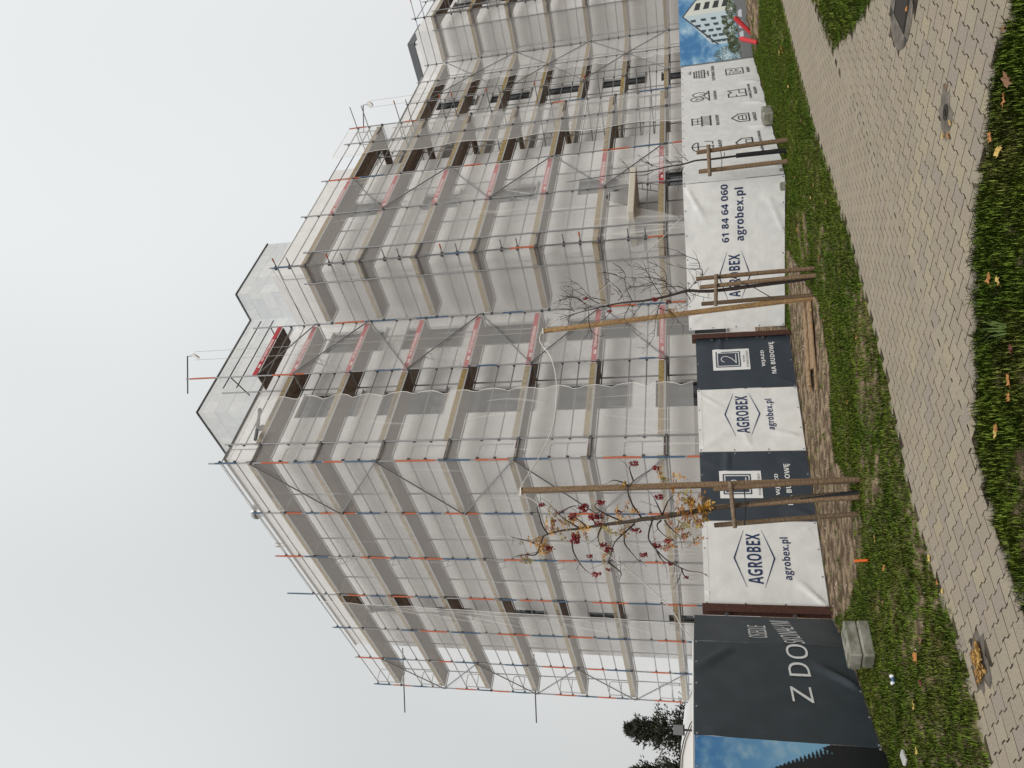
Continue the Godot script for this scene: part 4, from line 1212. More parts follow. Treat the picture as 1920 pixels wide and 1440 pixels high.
	# solar panel
	var so: Array = [[[V.call(6.3, 1.3), V.call(6.92, 1.3), V.call(6.85, 1.56), V.call(6.37, 1.56), V.call(6.3, 1.3)], W], [[V.call(6.61, 1.3), V.call(6.61, 1.22)], W], [[V.call(6.4, 1.21), V.call(6.82, 1.21)], W]]
	for k in 3: so.append([[V.call(6.45 + k * 0.155, 1.3), V.call(6.48 + k * 0.13, 1.56)], W * 0.7])
	for k in 3: so.append([[V.call(6.32 + k * 0.015, 1.37 + k * 0.065), V.call(6.9 - k * 0.015, 1.37 + k * 0.065)], W * 0.6])
	so.append([ellipse(V.call(6.8, 1.62), 0.06, 0.04, 0, PI, 6), W * 0.7])
	for k in 4: so.append([[V.call(6.8 + cos(0.4 + k * 0.75) * 0.1, 1.62 + sin(0.4 + k * 0.75) * 0.06), V.call(6.8 + cos(0.4 + k * 0.75) * 0.15, 1.62 + sin(0.4 + k * 0.75) * 0.09)], W * 0.7])
	strokes(b2, "pictogram", so, M.ink, wr2)
	print_text(b2, "FOTOWOLTAIKA", true, 6.0, 7.18, 1.05, 1.125, M.ink, wr2)
	# lower row
	strokes(b2, "pictogram", [[[V.call(1.5, 0.47), V.call(1.95, 0.47), V.call(1.95, 0.68), V.call(1.76, 0.80), V.call(1.5, 0.72), V.call(1.5, 0.47)], W], [[V.call(1.7, 0.47), V.call(1.7, 0.6), V.call(1.86, 0.6), V.call(1.86, 0.47)], W * 0.7]], M.ink, wr2)
	print_text(b2, "KOMÓRKI LOKATORSKIE", true, 1.02, 2.28, 0.29, 0.36, M.ink, wr2)
	strokes(b2, "pictogram", [[[V.call(2.96, 0.44), V.call(3.42, 0.44), V.call(3.42, 0.66), V.call(3.2, 0.81), V.call(2.96, 0.66), V.call(2.96, 0.44)], W], [[V.call(3.06, 0.5), V.call(3.32, 0.5), V.call(3.32, 0.58), V.call(3.28, 0.66), V.call(3.1, 0.66), V.call(3.06, 0.58), V.call(3.06, 0.5)], W * 0.8], [[V.call(3.07, 0.58), V.call(3.31, 0.58)], W * 0.7]], M.ink, wr2)
	print_text(b2, "GARAŻE", true, 2.92, 3.42, 0.29, 0.38, M.ink, wr2)
	strokes(b2, "pictogram", [[[V.call(4.58, 0.8), V.call(4.58, 0.4), V.call(5.05, 0.4), V.call(5.05, 0.8), V.call(4.9, 0.72), V.call(4.8, 0.8), V.call(4.58, 0.8)], W], [[V.call(4.8, 0.4), V.call(4.8, 0.55), V.call(5.05, 0.55)], W * 0.7], [[V.call(4.58, 0.62), V.call(4.7, 0.62)], W * 0.7]], M.ink, wr2)
	print_text(b2, "FUNKCJONALNE", true, 4.36, 5.36, 0.27, 0.34, M.ink, wr2)
	print_text(b2, "UKŁADY", true, 4.62, 5.12, 0.15, 0.22, M.ink, wr2)
	strokes(b2, "pictogram", [[[V.call(6.27, 0.36), V.call(6.72, 0.36), V.call(6.72, 0.77), V.call(6.27, 0.77), V.call(6.27, 0.36)], W], [[V.call(6.52, 0.62), V.call(6.57, 0.69), V.call(6.62, 0.62), V.call(6.52, 0.62)], W * 0.7], [[V.call(6.52, 0.54), V.call(6.57, 0.47), V.call(6.62, 0.54), V.call(6.52, 0.54)], W * 0.7], [ellipse(V.call(6.4, 0.68), 0.03, 0.025, 0, TAU, 8), W * 0.6], [[V.call(6.35, 0.6), V.call(6.45, 0.6), V.call(6.44, 0.42), V.call(6.36, 0.42), V.call(6.35, 0.6)], W * 0.6]], M.ink, wr2)
	print_text(b2, "WINDY", true, 6.3, 6.72, 0.2, 0.27, M.ink, wr2)
	mesh_fence(r2, 0.0, 3.7, 1.87)
	mesh_fence(r2, 3.75, L2, 1.87)
	# picture panel: rendering of a white block under a blue sky
	var r3 := panel("banner_fence", Vector2(8.32, -21.02), Vector2(10.9, -22.35), "banner fence panel printed with a picture of a white apartment block", "fence")
	var N := 320
	var im := Image.create(N, N, true, Image.FORMAT_RGB8)
	for y in N:
		for x in N:
			var n := 0.5 + 0.6 * fn.get_noise_2d(x * 0.8 + 40.0, y * 0.8) + 0.3 * fn.get_noise_2d(x * 2.6, y * 2.6)
			im.set_pixel(x, y, Color(0.24, 0.46, 0.66).lerp(Color(0.72, 0.82, 0.88), clampf((n - 0.35) * 1.3 + y / 500.0, 0, 1)))
	var px := func(poly: PackedVector2Array, c: Color, noise := 0.0) -> void:
		var r := Rect2(poly[0], Vector2.ZERO)
		for v in poly: r = r.expand(v)
		for y in range(maxi(0, int(r.position.y)), mini(N, int(r.end.y) + 1)):
			for x in range(maxi(0, int(r.position.x)), mini(N, int(r.end.x) + 1)):
				if Geometry2D.is_point_in_polygon(Vector2(x, y), poly): im.set_pixel(x, y, c * (1.0 - noise * rng.randf()))
	# picture coordinates: 0..N over 2.9 m by 1.9 m
	px.call(PackedVector2Array([Vector2(70, 165), Vector2(78, 140), Vector2(210, 20), Vector2(212, 245), Vector2(68, 250)]), Color(0.72, 0.79, 0.82))
	px.call(PackedVector2Array([Vector2(210, 20), Vector2(250, 60), Vector2(320, 120), Vector2(320, 250), Vector2(212, 245)]), Color(0.80, 0.82, 0.80))
	px.call(PackedVector2Array([Vector2(68, 168), Vector2(210, 14), Vector2(320, 118), Vector2(320, 124), Vector2(210, 22), Vector2(70, 176)]), Color(0.25, 0.27, 0.29))
	for fl in 4:
		for k in 5:
			var x := 190.0 - k * 25.0
			var y := 52.0 + fl * 46.0 + k * (22.0 - fl * 6.0)
			px.call(PackedVector2Array([Vector2(x, y), Vector2(x - 10, y + 5), Vector2(x - 10, y + 26 - k), Vector2(x, y + 24)]), Color(0.22, 0.27, 0.30))
		for k in 2: px.call(PackedVector2Array([Vector2(232 + k * 45, 70 + fl * 42 + k * 14), Vector2(262 + k * 45, 82 + fl * 42 + k * 14), Vector2(262 + k * 45, 104 + fl * 42 + k * 8), Vector2(232 + k * 45, 96 + fl * 42 + k * 8)]), Color(0.20, 0.22, 0.23))
	px.call(PackedVector2Array([Vector2(0, 262), Vector2(320, 248), Vector2(320, 320), Vector2(0, 320)]), Color(0.45, 0.46, 0.47), 0.1)
	for tr in [[20, 210, 40, 60], [75, 236, 26, 24], [120, 228, 30, 34], [165, 225, 26, 34], [215, 238, 34, 26], [280, 236, 40, 28], [50, 240, 28, 26]]:
		for i in 900:
			var a := rng.randf() * TAU
			var q := Vector2(tr[0] + cos(a) * tr[2] * sqrt(rng.randf()), tr[1] + sin(a) * tr[3] * sqrt(rng.randf()))
			var c := Color(0.10, 0.15, 0.08).lerp(Color(0.30, 0.34, 0.18), rng.randf())
			for dx in 2:
				for dy in 2:
					if q.x >= 0 and q.x < N - 2 and q.y >= 0 and q.y < N - 2: im.set_pixel(int(q.x) + dx, int(q.y) + dy, c)
	for cx in [95, 140, 190]:
		px.call(PackedVector2Array([Vector2(cx - 16, 278), Vector2(cx - 12, 268), Vector2(cx + 10, 267), Vector2(cx + 17, 276), Vector2(cx + 17, 284), Vector2(cx - 16, 285)]), Color(0.75, 0.77, 0.80))
	im.generate_mipmaps()
	var pm := mat(Color.WHITE, 0.45)
	pm.albedo_texture = ImageTexture.create_from_image(im)
	var wr3 := wrinkle(900.0, 0.006, [])
	sheet(r3, "printed_picture", 0.0, 2.9, 0.02, 1.9, pm, wr3, 0.0, 0.08, true)
	mesh_fence(r3, 0.0, 2.9, 1.87)

# ---------------------------------------------------------------- trees and stakes
func smooth(pts: Array, n := 4) -> Array:
	var r: Array = []
	for i in pts.size() - 1:
		var p0: Vector3 = pts[maxi(i - 1, 0)]
		var p1: Vector3 = pts[i]
		var p2: Vector3 = pts[i + 1]
		var p3: Vector3 = pts[mini(i + 2, pts.size() - 1)]
		for k in n: r.append(p1.cubic_interpolate(p2, p0, p3, float(k) / n))
	r.append(pts[-1])
	return r

func berry_mesh(sd: int, count: int) -> ArrayMesh:
	var r := RandomNumberGenerator.new()
	r.seed = sd
	var sp := SphereMesh.new()
	sp.radius = 0.0085; sp.height = 0.017; sp.radial_segments = 7; sp.rings = 4
	var st := SurfaceTool.new()
	for i in count:
		var v := Vector3(r.randf_range(-1, 1), r.randf_range(-1, 1), r.randf_range(-1, 1)).normalized() * pow(r.randf(), 0.4) * Vector3(0.034, 0.062, 0.034) + Vector3(0, -0.045, 0)
		st.append_from(sp, 0, Transform3D(Basis(), v))
	return st.commit()

func leaf_mesh(sd: int, pairs: int) -> ArrayMesh:
	var r := RandomNumberGenerator.new()
	r.seed = sd
	var b := MB.new()
	var p := Vector3.ZERO
	var d := Vector3(0.35, 0.15, 0).normalized()
	for k in pairs + 1:
		var q := p + d * 0.02
		b.tube(null, [p, q], [0.0012, 0.001], 3, false)
		for sgn in ([-1, 1] if k < pairs else [0]):
			var o := (d * 0.5 + Vector3(0, -0.25, sgn * 1.0)).normalized() if sgn != 0 else d
			o = o.rotated(d, r.randf_range(-0.6, 0.6))
			var l := r.randf_range(0.032, 0.046)
			var w := o.cross(d if sgn != 0 else Vector3.FORWARD).normalized().cross(o).normalized() * 0.0105
			var m1 := q + o * l * 0.45
			var cup := Vector3(0, r.randf_range(-0.006, 0.004), 0)
			b.tri(null, q, m1 + w + cup, q + o * l + cup * 2)
			b.tri(null, q, q + o * l + cup * 2, m1 - w + cup)
		p = q
		d = (d + Vector3(0.02, -0.16, r.randf_range(-0.05, 0.05))).normalized()
	return b.mesh()

# lines are pixels of the turned photograph; origin and scale of the enlargement they were read from
func rowan(n: String, label: String, base: Vector3, z: Vector3, trunk: Array, r0: float, r1: float, branches: Array, berries: Array, leaves: Array, m: Material, twigs: int) -> Node3D:
	var root := thing(n, base, 0.0, label, "tree", "young rowan trees on the verge")
	var D := -base.z
	var P := func(v: Array, dz: float) -> Vector3: return pix(z.x + v[0] / z.z, z.y + v[1] / z.z, D + dz) - base
	var tp: Array = [Vector3(0, -0.03, 0)]
	for v in trunk: tp.append(P.call(v, 0.0))
	tp = smooth(tp, 3)
	var rad: Array = []
	for i in tp.size(): rad.append(lerpf(r0, r1, pow(float(i) / (tp.size() - 1), 0.9)) * rng.randf_range(0.93, 1.07))
	var b := MB.new()
	b.tube(m, tp, rad, 8)
	mi(root, "trunk", b.mesh())
	var tips: Array = []
	for br in branches:
		var k := rng.randf_range(-0.75, 0.75)
		var pts: Array = []
		var acc := 0.0
		var p0: Vector3 = P.call(br[0], 0.0)
		for i in br.size():
			var q: Vector3 = P.call(br[i], 0.0)
			acc = q.distance_to(p0) * k
			pts.append(P.call(br[i], -acc))
		var sm := smooth(pts, 3)
		var rr: Array = []
		var thick := clampf(r0 * 0.3, 0.006, 0.012) if leaves.size() > 4 else 0.0068
		for i in sm.size(): rr.append(lerpf(thick, 0.0026, float(i) / (sm.size() - 1)))
		var c := MB.new()
		c.tube(M.barkdark, sm, rr, 5)
		for tw in twigs:
			var i := rng.randi_range(1, sm.size() - 2)
			var d: Vector3 = (sm[i + 1] - sm[i - 1]).normalized()
			var o := (d * 0.7 + Vector3(rng.randf_range(-1, 1), rng.randf_range(-0.2, 1), rng.randf_range(-1, 1)).normalized()).normalized()
			var l := rng.randf_range(0.05, 0.26)
			var e: Vector3 = sm[i] + o * l + Vector3(0, l * 0.15, 0)
			c.tube(M.barkdark, [sm[i], sm[i] + o * l * 0.5, e], [0.0034, 0.0028, 0.0018], 4, false)
			c.tube(M.barkdark, [e, e + o * 0.012], [0.003, 0.001], 4, false)
			tips.append([e, o])
		mi(root, "branch", c.mesh())
		tips.append([sm[-1], (sm[-1] - sm[-2]).normalized()])
	var bm := [berry_mesh(1, 46), berry_mesh(2, 58), berry_mesh(3, 30)]
	for v in berries:
		var q: Vector3 = P.call(v, rng.randf_range(-0.15, 0.15))
		mi(root, "berry_cluster", bm[rng.randi() % 3], M.berry if rng.randf() < 0.75 else M.berry2, Transform3D(Basis(Vector3.UP, rng.randf() * TAU) * Basis.from_scale(Vector3.ONE * rng.randf_range(0.8, 1.15) * (v[2] if v.size() > 2 else 1.0)), q + Vector3(0, 0.03, 0)))
	var lm := [leaf_mesh(1, 5), leaf_mesh(2, 6), leaf_mesh(3, 4), leaf_mesh(4, 6)]
	for v in leaves:       # [x, y, spread, count, colour]
		for i in int(v[3] * 1.5):
			var q: Vector3 = P.call([v[0] + rng.randf_range(-1, 1) * v[2], v[1] + rng.randf_range(-1, 1) * v[2]], rng.randf_range(-0.12, 0.12))
			var bs := Basis(Vector3.UP, rng.randf() * TAU) * Basis(Vector3.BACK, rng.randf_range(-1.1, 0.5))
			mi(root, "leaf", lm[rng.randi() % 4], M.leaf[clampi(v[4] + rng.randi_range(-1, 1), 0, 4)], Transform3D(bs * Basis.from_scale(Vector3.ONE * rng.randf_range(0.8, 1.3)), q))
	return root

func stake(par: Node, nm: String, p: Vector3, q: Vector3, r: float, m: Material, flat := false) -> void:
	var b := MB.new()
	if flat:
		var d := q - p
		b.box(m, Transform3D(ydir(d) * Basis(Vector3.UP, 0.5), (p + q) / 2), Vector3(r * 1.9, d.length(), r * 1.7), 0.006)
	else:
		b.tube(m, [p, p.lerp(q, 0.5) + Vector3(0.004, 0, 0), q - (q - p).normalized() * 0.012, q], [r, r * 0.98, r * 0.95, r * 0.8], 10)
	mi(par, nm, b.mesh())

func stake_frame(label: String, base: Vector3, stakes: Array, cross: Array, r: float, ties: Array) -> void:
	var root := thing("tree_stake_frame", base, 0.0, label, "tree stakes", "stake frames round the young trees")
	var k := 0
	for s in stakes:
		var p := pix(s[2], s[3], s[4]) - base
		p.y = -0.05
		stake(root, "stake", p, pix(s[0], s[1], s[4] + s[5]) - base, r, M.stake[k % 3])
		k += 1
	stake(root, "crossbar", pix(cross[0], cross[1], cross[4]) - base, pix(cross[2], cross[3], cross[4]) - base, r * 0.85, M.log)
	for t in ties:
		var b := MB.new()
		var p := pix(t[0], t[1], t[4]) - base
		var q := pix(t[2], t[3], t[4]) - base
		b.tube(M.black, [p, p.lerp(q, 0.5) + Vector3(0, -0.015, 0.02), q], [0.008, 0.006, 0.008], 5)
		mi(root, "tree_tie", b.mesh())

func make_trees() -> void:
	# rowan with berries, left
	rowan("rowan_tree", "rowan sapling with red berries and yellow leaves before the dark gate banner", Vector3(-1.42, 0, -9.34), Vector3(940, 840, 4.8),
		[[3000, 425], [2500, 470], [1900, 545], [1420, 625], [1270, 640], [1180, 660], [1000, 680], [860, 700], [720, 725], [560, 740], [420, 775], [370, 795]], 0.042, 0.007,
		[[[1260, 625], [1180, 510], [1140, 400], [1150, 350], [1190, 300], [1270, 240], [1340, 200], [1390, 180]], [[1190, 300], [1155, 190], [1170, 140]], [[1150, 350], [1090, 310], [1020, 290], [980, 300]], [[1450, 610], [1400, 500], [1370, 440]], [[1450, 600], [1500, 480], [1560, 420]], [[1090, 660], [970, 610], [880, 560], [840, 520], [880, 490]], [[700, 720], [600, 660], [520, 600], [490, 550]], [[520, 590], [620, 530], [690, 520]], [[420, 775], [370, 700], [340, 600], [320, 540], [350, 510]], [[380, 790], [340, 870], [250, 840], [130, 810], [75, 790]], [[350, 880], [310, 960], [220, 960], [110, 980]], [[1200, 680], [1100, 770], [1020, 850], [980, 980], [950, 1050]], [[1110, 780], [1110, 860], [1170, 940], [1240, 1020]], [[960, 1030], [1030, 1080], [1080, 1130], [1060, 1180]], [[1360, 650], [1330, 750], [1330, 830], [1400, 920], [1480, 1000], [1600, 1070], [1700, 1110], [1800, 1120], [1870, 1160]], [[1400, 930], [1440, 1000], [1490, 1040]], [[1620, 1080], [1640, 1140], [1670, 1165]], [[1440, 650], [1400, 700], [1460, 780], [1580, 850]], [[900, 710], [870, 790], [880, 850], [900, 900]], [[650, 760], [640, 900], [690, 1010], [740, 1080], [800, 1130]], [[1470, 650], [1520, 720], [1620, 800]], [[780, 720], [700, 650], [640, 610]], [[850, 705], [830, 650], [800, 620]]],
		[[355, 510], [745, 520], [640, 600], [800, 620, 1.2], [865, 620], [880, 490], [470, 655, 0.8], [650, 835, 1.3], [415, 900, 1.2], [905, 870], [950, 915], [1190, 740, 1.2], [795, 975, 0.8], [840, 1135, 1.1], [1045, 570, 0.7], [1410, 440, 1.1], [1185, 140], [1380, 180], [1490, 835, 1.1], [1380, 880, 1.1], [1275, 960, 0.8], [1520, 1040, 0.8], [965, 1095, 0.8], [1670, 1165, 0.6], [710, 540], [865, 680], [745, 560], [620, 630], [650, 800]],
		[[1760, 560, 90, 26, 0], [1660, 540, 60, 8, 1], [620, 690, 80, 10, 0], [500, 680, 60, 7, 3], [1590, 690, 70, 7, 4], [1560, 780, 60, 7, 2], [1460, 230, 40, 4, 2], [1565, 230, 30, 2, 1], [1030, 590, 45, 4, 1], [1130, 540, 45, 4, 1], [370, 930, 40, 6, 1], [170, 980, 40, 3, 2], [920, 690, 50, 4, 3], [740, 780, 35, 3, 0], [440, 720, 40, 4, 0], [1620, 420, 50, 5, 4], [1700, 890, 40, 2, 2], [940, 960, 30, 3, 2], [1430, 900, 50, 3, 4], [1700, 670, 60, 5, 4], [280, 850, 30, 3, 1], [1110, 385, 15, 2, 0], [1540, 345, 30, 2, 2], [130, 860, 30, 1, 4], [1060, 720, 30, 2, 2], [1690, 770, 20, 1, 4]], M.bark, 2)
	rowan("rowan_tree", "bare young rowan with a few red berries before the white phone banner", Vector3(1.44, 0, -12.02), Vector3(1000, 420, 4.8),
		[[2400, 500], [1920, 565], [1640, 600], [1500, 605], [1390, 600], [1260, 635], [1160, 660], [1000, 690], [880, 700], [760, 715], [620, 745], [500, 775], [400, 800], [240, 860]], 0.034, 0.004,
		[[[1260, 635], [1200, 580], [1190, 520], [1100, 440], [1090, 400]], [[1200, 560], [1200, 480], [1160, 400], [1030, 340]], [[1160, 655], [1080, 540], [1020, 430], [960, 390], [840, 370]], [[890, 690], [840, 590], [825, 510], [825, 450], [790, 400], [720, 355]], [[825, 500], [720, 450], [640, 435]], [[760, 690], [800, 640], [740, 560], [660, 490]], [[650, 690], [560, 670], [500, 650], [460, 600], [400, 540], [340, 510]], [[600, 720], [540, 690], [400, 610], [310, 550]], [[500, 770], [430, 690], [300, 620], [240, 570]], [[520, 750], [440, 700], [350, 660], [210, 700]], [[370, 790], [335, 730], [360, 600]], [[400, 800], [330, 830], [310, 900]], [[1390, 600], [1450, 530], [1520, 450], [1500, 400], [1420, 410], [1200, 360]], [[1500, 400], [1480, 330], [1380, 290], [1290, 240], [1200, 215]], [[1380, 590], [1310, 565], [1200, 560], [1050, 530], [900, 580]], [[1160, 670], [1130, 740], [1120, 780], [1100, 870], [1090, 980], [1060, 1060], [980, 1130]], [[880, 700], [850, 770], [820, 830], [840, 880], [950, 970], [1005, 1000]], [[500, 790], [500, 880], [530, 970], [600, 1010], [650, 1000]], [[990, 700], [940, 770], [900, 820]], [[1130, 760], [1250, 800], [1300, 870], [1360, 920]], [[1080, 540], [1000, 560], [840, 560]], [[1190, 520], [1050, 480], [880, 490]], [[1380, 600], [1440, 630], [1500, 650], [1600, 670]], [[1300, 620], [1250, 560], [1200, 540], [1100, 545], [980, 600]], [[700, 730], [690, 790], [640, 850], [560, 870]], [[1450, 540], [1500, 500], [1580, 390]], [[1350, 600], [1420, 700], [1300, 770]]],
		[[1085, 680, 1.0], [1215, 690, 0.8], [470, 670, 0.7], [690, 785, 0.6], [720, 630, 0.5]], [[1200, 795, 40, 3, 3], [1300, 740, 20, 1, 3]], M.barkdark, 9)
	rowan("rowan_tree", "slender bare rowan sapling in front of the pictogram banner", Vector3(4.12, 0, -14.95), Vector3(1140, 180, 5.333),
		[[1780, 540], [1280, 600], [1050, 630], [880, 645], [760, 680], [580, 710], [400, 750], [180, 770], [-20, 800], [-420, 862]], 0.026, 0.005,
		[[[760, 680], [700, 650], [580, 660]], [[800, 650], [740, 600], [695, 565]], [[500, 710], [440, 690], [300, 630]], [[450, 710], [380, 640], [300, 585]], [[720, 720], [650, 800], [590, 890]], [[760, 700], [720, 800], [700, 950]], [[450, 750], [380, 790], [260, 795]], [[220, 750], [150, 650]], [[560, 730], [510, 830]], [[640, 690], [560, 610], [510, 560]]], [], [], M.barkdark, 4)
	for g in [[Vector3(-1.42, 0, -9.34), Vector2(1500, 938), Vector2(1612, 925), 9.33, 0.026, "black plastic trunk guard on the rowan with berries"], [Vector3(4.12, 0, -14.95), Vector2(1380, 292), Vector2(1472, 282), 14.9, 0.034, "black plastic trunk guard on the slender bare sapling"]]:
		var t := thing("trunk_guard", g[0], 0.0, g[5], "trunk guard", "trunk guards")
		var b := MB.new()
		var p: Vector3 = pix(g[1].x, g[1].y, g[3]) - g[0]
		var q: Vector3 = pix(g[2].x, g[2].y, g[3]) - g[0]
		q.y = 0.0
		b.tube(M.black, [q, p], [g[4] + 0.012, g[4] + 0.009], 12)
		mi(t, "sleeve", b.mesh())
	stake_frame("three stakes with a round crossbar holding the rowan with berries", Vector3(-1.42, 0, -9.4), [[1337, 917, 1610, 898, 9.25, 0.0], [1338, 951, 1613, 931, 9.3, 0.05], [1339, 985, 1603, 963, 9.5, 0.05]], [1369, 903, 1378, 990, 9.22], 0.031, [[1395, 912, 1396, 985, 9.3], [1394, 950, 1396, 956, 9.2]])
	stake_frame("three stakes with a round crossbar holding the middle bare rowan", Vector3(1.44, 0, -12.1), [[1305, 523, 1527, 503, 12.0, 0.0], [1312, 539, 1530, 516, 11.95, 0.0], [1315, 570, 1519, 554, 12.45, 0.0]], [1343, 514, 1342, 574, 11.9], 0.034, [[1390, 530, 1400, 537, 11.9], [1375, 520, 1450, 560, 12.2]])
	stake_frame("two stakes with a round crossbar holding the slender sapling", Vector3(4.1, 0, -14.8), [[1306, 286, 1478, 262, 14.6, 0.0], [1310, 322, 1479, 302, 14.7, 0.0]], [1328, 272, 1331, 330, 14.55], 0.043, [[1351, 281, 1353, 321, 14.6], [1358, 286, 1356, 296, 14.6]])
	for v in [[Vector2(1610, 900), Vector2(975, 920), 9.36, 0.034, "tall brown wooden pole carrying the white cable near the berry rowan", 1], [Vector2(1521, 558), Vector2(1017, 621), 12.46, 0.036, "tall pale wooden pole carrying the white cable near the bare rowan", 0]]:
		var q := pix(v[0].x, v[0].y, v[2])
		q.y = 0.0
		var t := thing("cable_pole", q, 0.0, v[4], "pole", "poles for the temporary cable")
		stake(t, "shaft", Vector3(0, -0.05, 0), pix(v[1].x, v[1].y, v[2]) - q, v[3], M.stake[1] if v[5] == 1 else M.palepole, true)
		var tip := pix(v[1].x, v[1].y, v[2]) - q
		mi(t, "cable_wrap", ubox(Vector3(0.1, 0.02, 0.1), 0.008), M.cable, Transform3D(Basis(), tip - Vector3(0, 0.02, 0)))
	var p1 := pix(974, 921, 9.36)
	var p2 := pix(1016, 622, 12.46)
	var pr := pix(1283, 405, 15.4)
	var pl := pix(1302, 1206, 10.6)
	var c := MB.new()
	var pts: Array = [pr, pix(1268, 418, 15.2), pix(1225, 462, 14.8), pix(1120, 550, 13.4), p2, pix(1033, 670, 12.1), pix(1042, 705, 11.6), pix(1043, 750, 11.1), pix(1036, 800, 10.5), pix(1015, 850, 10.0), p1, pix(1000, 938, 9.4), pix(1090, 1005, 9.7), pix(1180, 1070, 10.0), pix(1252, 1135, 10.3), pix(1282, 1180, 10.5), pl]
	pts = smooth(pts, 6)
	var rr: Array = []
	for i in pts.size(): rr.append(0.0065)
	c.tube(M.cable, pts, rr, 6)
	var o := mi(self, "power_cable", c.mesh())
	tag(o, "white cable strung over two wooden poles between the banners", "cable")

# ---------------------------------------------------------------- small things
func make_small() -> void:
	# concrete blocks against the left banner
	for v in [[Vector3(-2.98, 0.0, -8.98), 0.0, Vector3(0.44, 0.13, 0.26), "mossy concrete block at the foot of the grey banner, lower one", 0.10], [Vector3(-3.0, 0.13, -9.0), 0.05, Vector3(0.45, 0.14, 0.27), "mossy concrete block at the foot of the grey banner, upper one", 0.14]]:
		var o := mi(self, "concrete_block", ubox(v[2], 0.018), M.concrete, Transform3D(Basis(Vector3.UP, atan2(0.75, 0.6) + v[1]), v[0] + Vector3(0, v[2].y / 2, 0)))
		tag(o, v[3], "block", "stacked concrete blocks")
	var o1 := mi(self, "concrete_block", ubox(Vector3(0.5, 0.22, 0.26), 0.02), M.concrete, Transform3D(Basis(Vector3.UP, 0.95), Vector3(5.5, 0.1, -17.15)))
	tag(o1, "grey concrete block in the grass under the pictogram banner", "block")
	# timber left by the gate
	var names := ["widest brown board in the pile of timber before the gate", "board on top of the timber pile, pale sawn edge", "long board at the back of the timber pile", "short board end sticking out at the left of the timber pile", "grey thin batten at the front of the timber pile"]
	var i := 0
	for v in [[Vector2(0.62, -12.45), 1.15, 0.14, 0.035, 0.02], [Vector2(0.45, -12.72), 1.35, 0.12, 0.03, 0.055], [Vector2(0.32, -12.9), 1.3, 0.1, 0.035, 0.02], [Vector2(-0.02, -12.85), 0.5, 0.14, 0.04, 0.02], [Vector2(0.35, -12.28), 1.3, 0.035, 0.03, 0.015]]:
		var t := thing("timber_board", Vector3(v[0].x, v[4], v[0].y), 0.16 + 0.03 * i, names[i], "board", "timber lying before the gate")
		mi(t, "plank", ubox(Vector3(v[1], v[3], v[2]), 0.004), M.board, Transform3D(Basis(Vector3.RIGHT, 0.15), Vector3(0, v[3] / 2, 0)))
		mi(t, "sawn_edge", ubox(Vector3(v[1] - 0.01, v[3] * 0.8, 0.004)), M.boardend, Transform3D(Basis(Vector3.RIGHT, 0.15), Vector3(0, v[3] / 2 + v[2] * 0.0747, -v[2] * 0.495)))
		i += 1
	# red tubes lying by the picture banner
	for v in [[Vector3(8.55, 0.10, -20.2), Vector3(8.95, 0.52, -20.0), "red plastic road marker lying by the picture banner, upper one"], [Vector3(8.0, 0.06, -19.4), Vector3(8.3, 0.42, -19.75), "red plastic road marker lying by the picture banner, lower one"]]:
		var t := thing("road_marker", v[0], 0.0, v[2], "road marker", "red road markers")
		var d: Vector3 = v[1] - v[0]
		var b := MB.new()
		b.tube(M.cred, [Vector3.ZERO, d * 0.06, d * 0.9, d], [0.04, 0.048, 0.058, 0.042], 12)
		mi(t, "tube", b.mesh())
		b = MB.new()
		b.tube(M.peg, [d * 0.98, d * 1.02], [0.035, 0.03], 10)
		mi(t, "cap", b.mesh())
	# orange survey peg
	var t := thing("survey_peg", Vector3(-2.06, 0, -8.93), 0.3, "small orange survey peg standing in the grass before the gate", "peg")
	mi(t, "peg", ubox(Vector3(0.028, 0.17, 0.022), 0.004), M.peg, Transform3D(Basis(Vector3.BACK, 0.05), Vector3(0, 0.07, 0)))
	# litter
	var cn := thing("drink_can", Vector3(-2.98, 0.022, -7.97), 0.7, "crushed white and blue drink can in the grass", "can")
	var b2 := MB.new()
	b2.tube(M.white, [Vector3(-0.055, 0, 0), Vector3(-0.05, 0.002, 0), Vector3(0, -0.008, 0.006), Vector3(0.05, 0, 0), Vector3(0.055, 0, 0)], [0.022, 0.029, 0.022, 0.03, 0.022], 12)
	cn.scale = Vector3.ONE * 0.8
	mi(cn, "body", b2.mesh())
	b2 = MB.new()
	b2.tube(M.blue, [Vector3(-0.03, -0.002, 0.002), Vector3(0.0, -0.008, 0.006), Vector3(0.02, -0.004, 0.003)], [0.0275, 0.0235, 0.0265], 12)
	mi(cn, "print_band", b2.mesh())
	var pp := mi(self, "broken_tile", ubox(Vector3(0.13, 0.03, 0.08), 0.008), M.litter, Transform3D(Basis(Vector3.UP, 1.3) * Basis(Vector3.RIGHT, 0.15), Vector3(-3.55, 0.03, -7.6)))
	tag(pp, "pale broken tile on the soil below the sky picture", "tile")
	# covers in the paving
	var mh := thing("drain_pit", Vector3(2.95, 0, -6.8), 0.75, "dark wet concrete drain surround set in the paving", "drain")
	var ring := MB.new()
	var oct: Array = []
	for k in 16: oct.append(Vector3(cos(TAU * k / 16) * 0.38, 0.004, sin(TAU * k / 16) * 0.34))
	var inn := [Vector3(-0.24, -0.004, -0.15), Vector3(0.2, -0.004, -0.15), Vector3(0.2, -0.004, 0.15), Vector3(-0.24, -0.004, 0.15)]
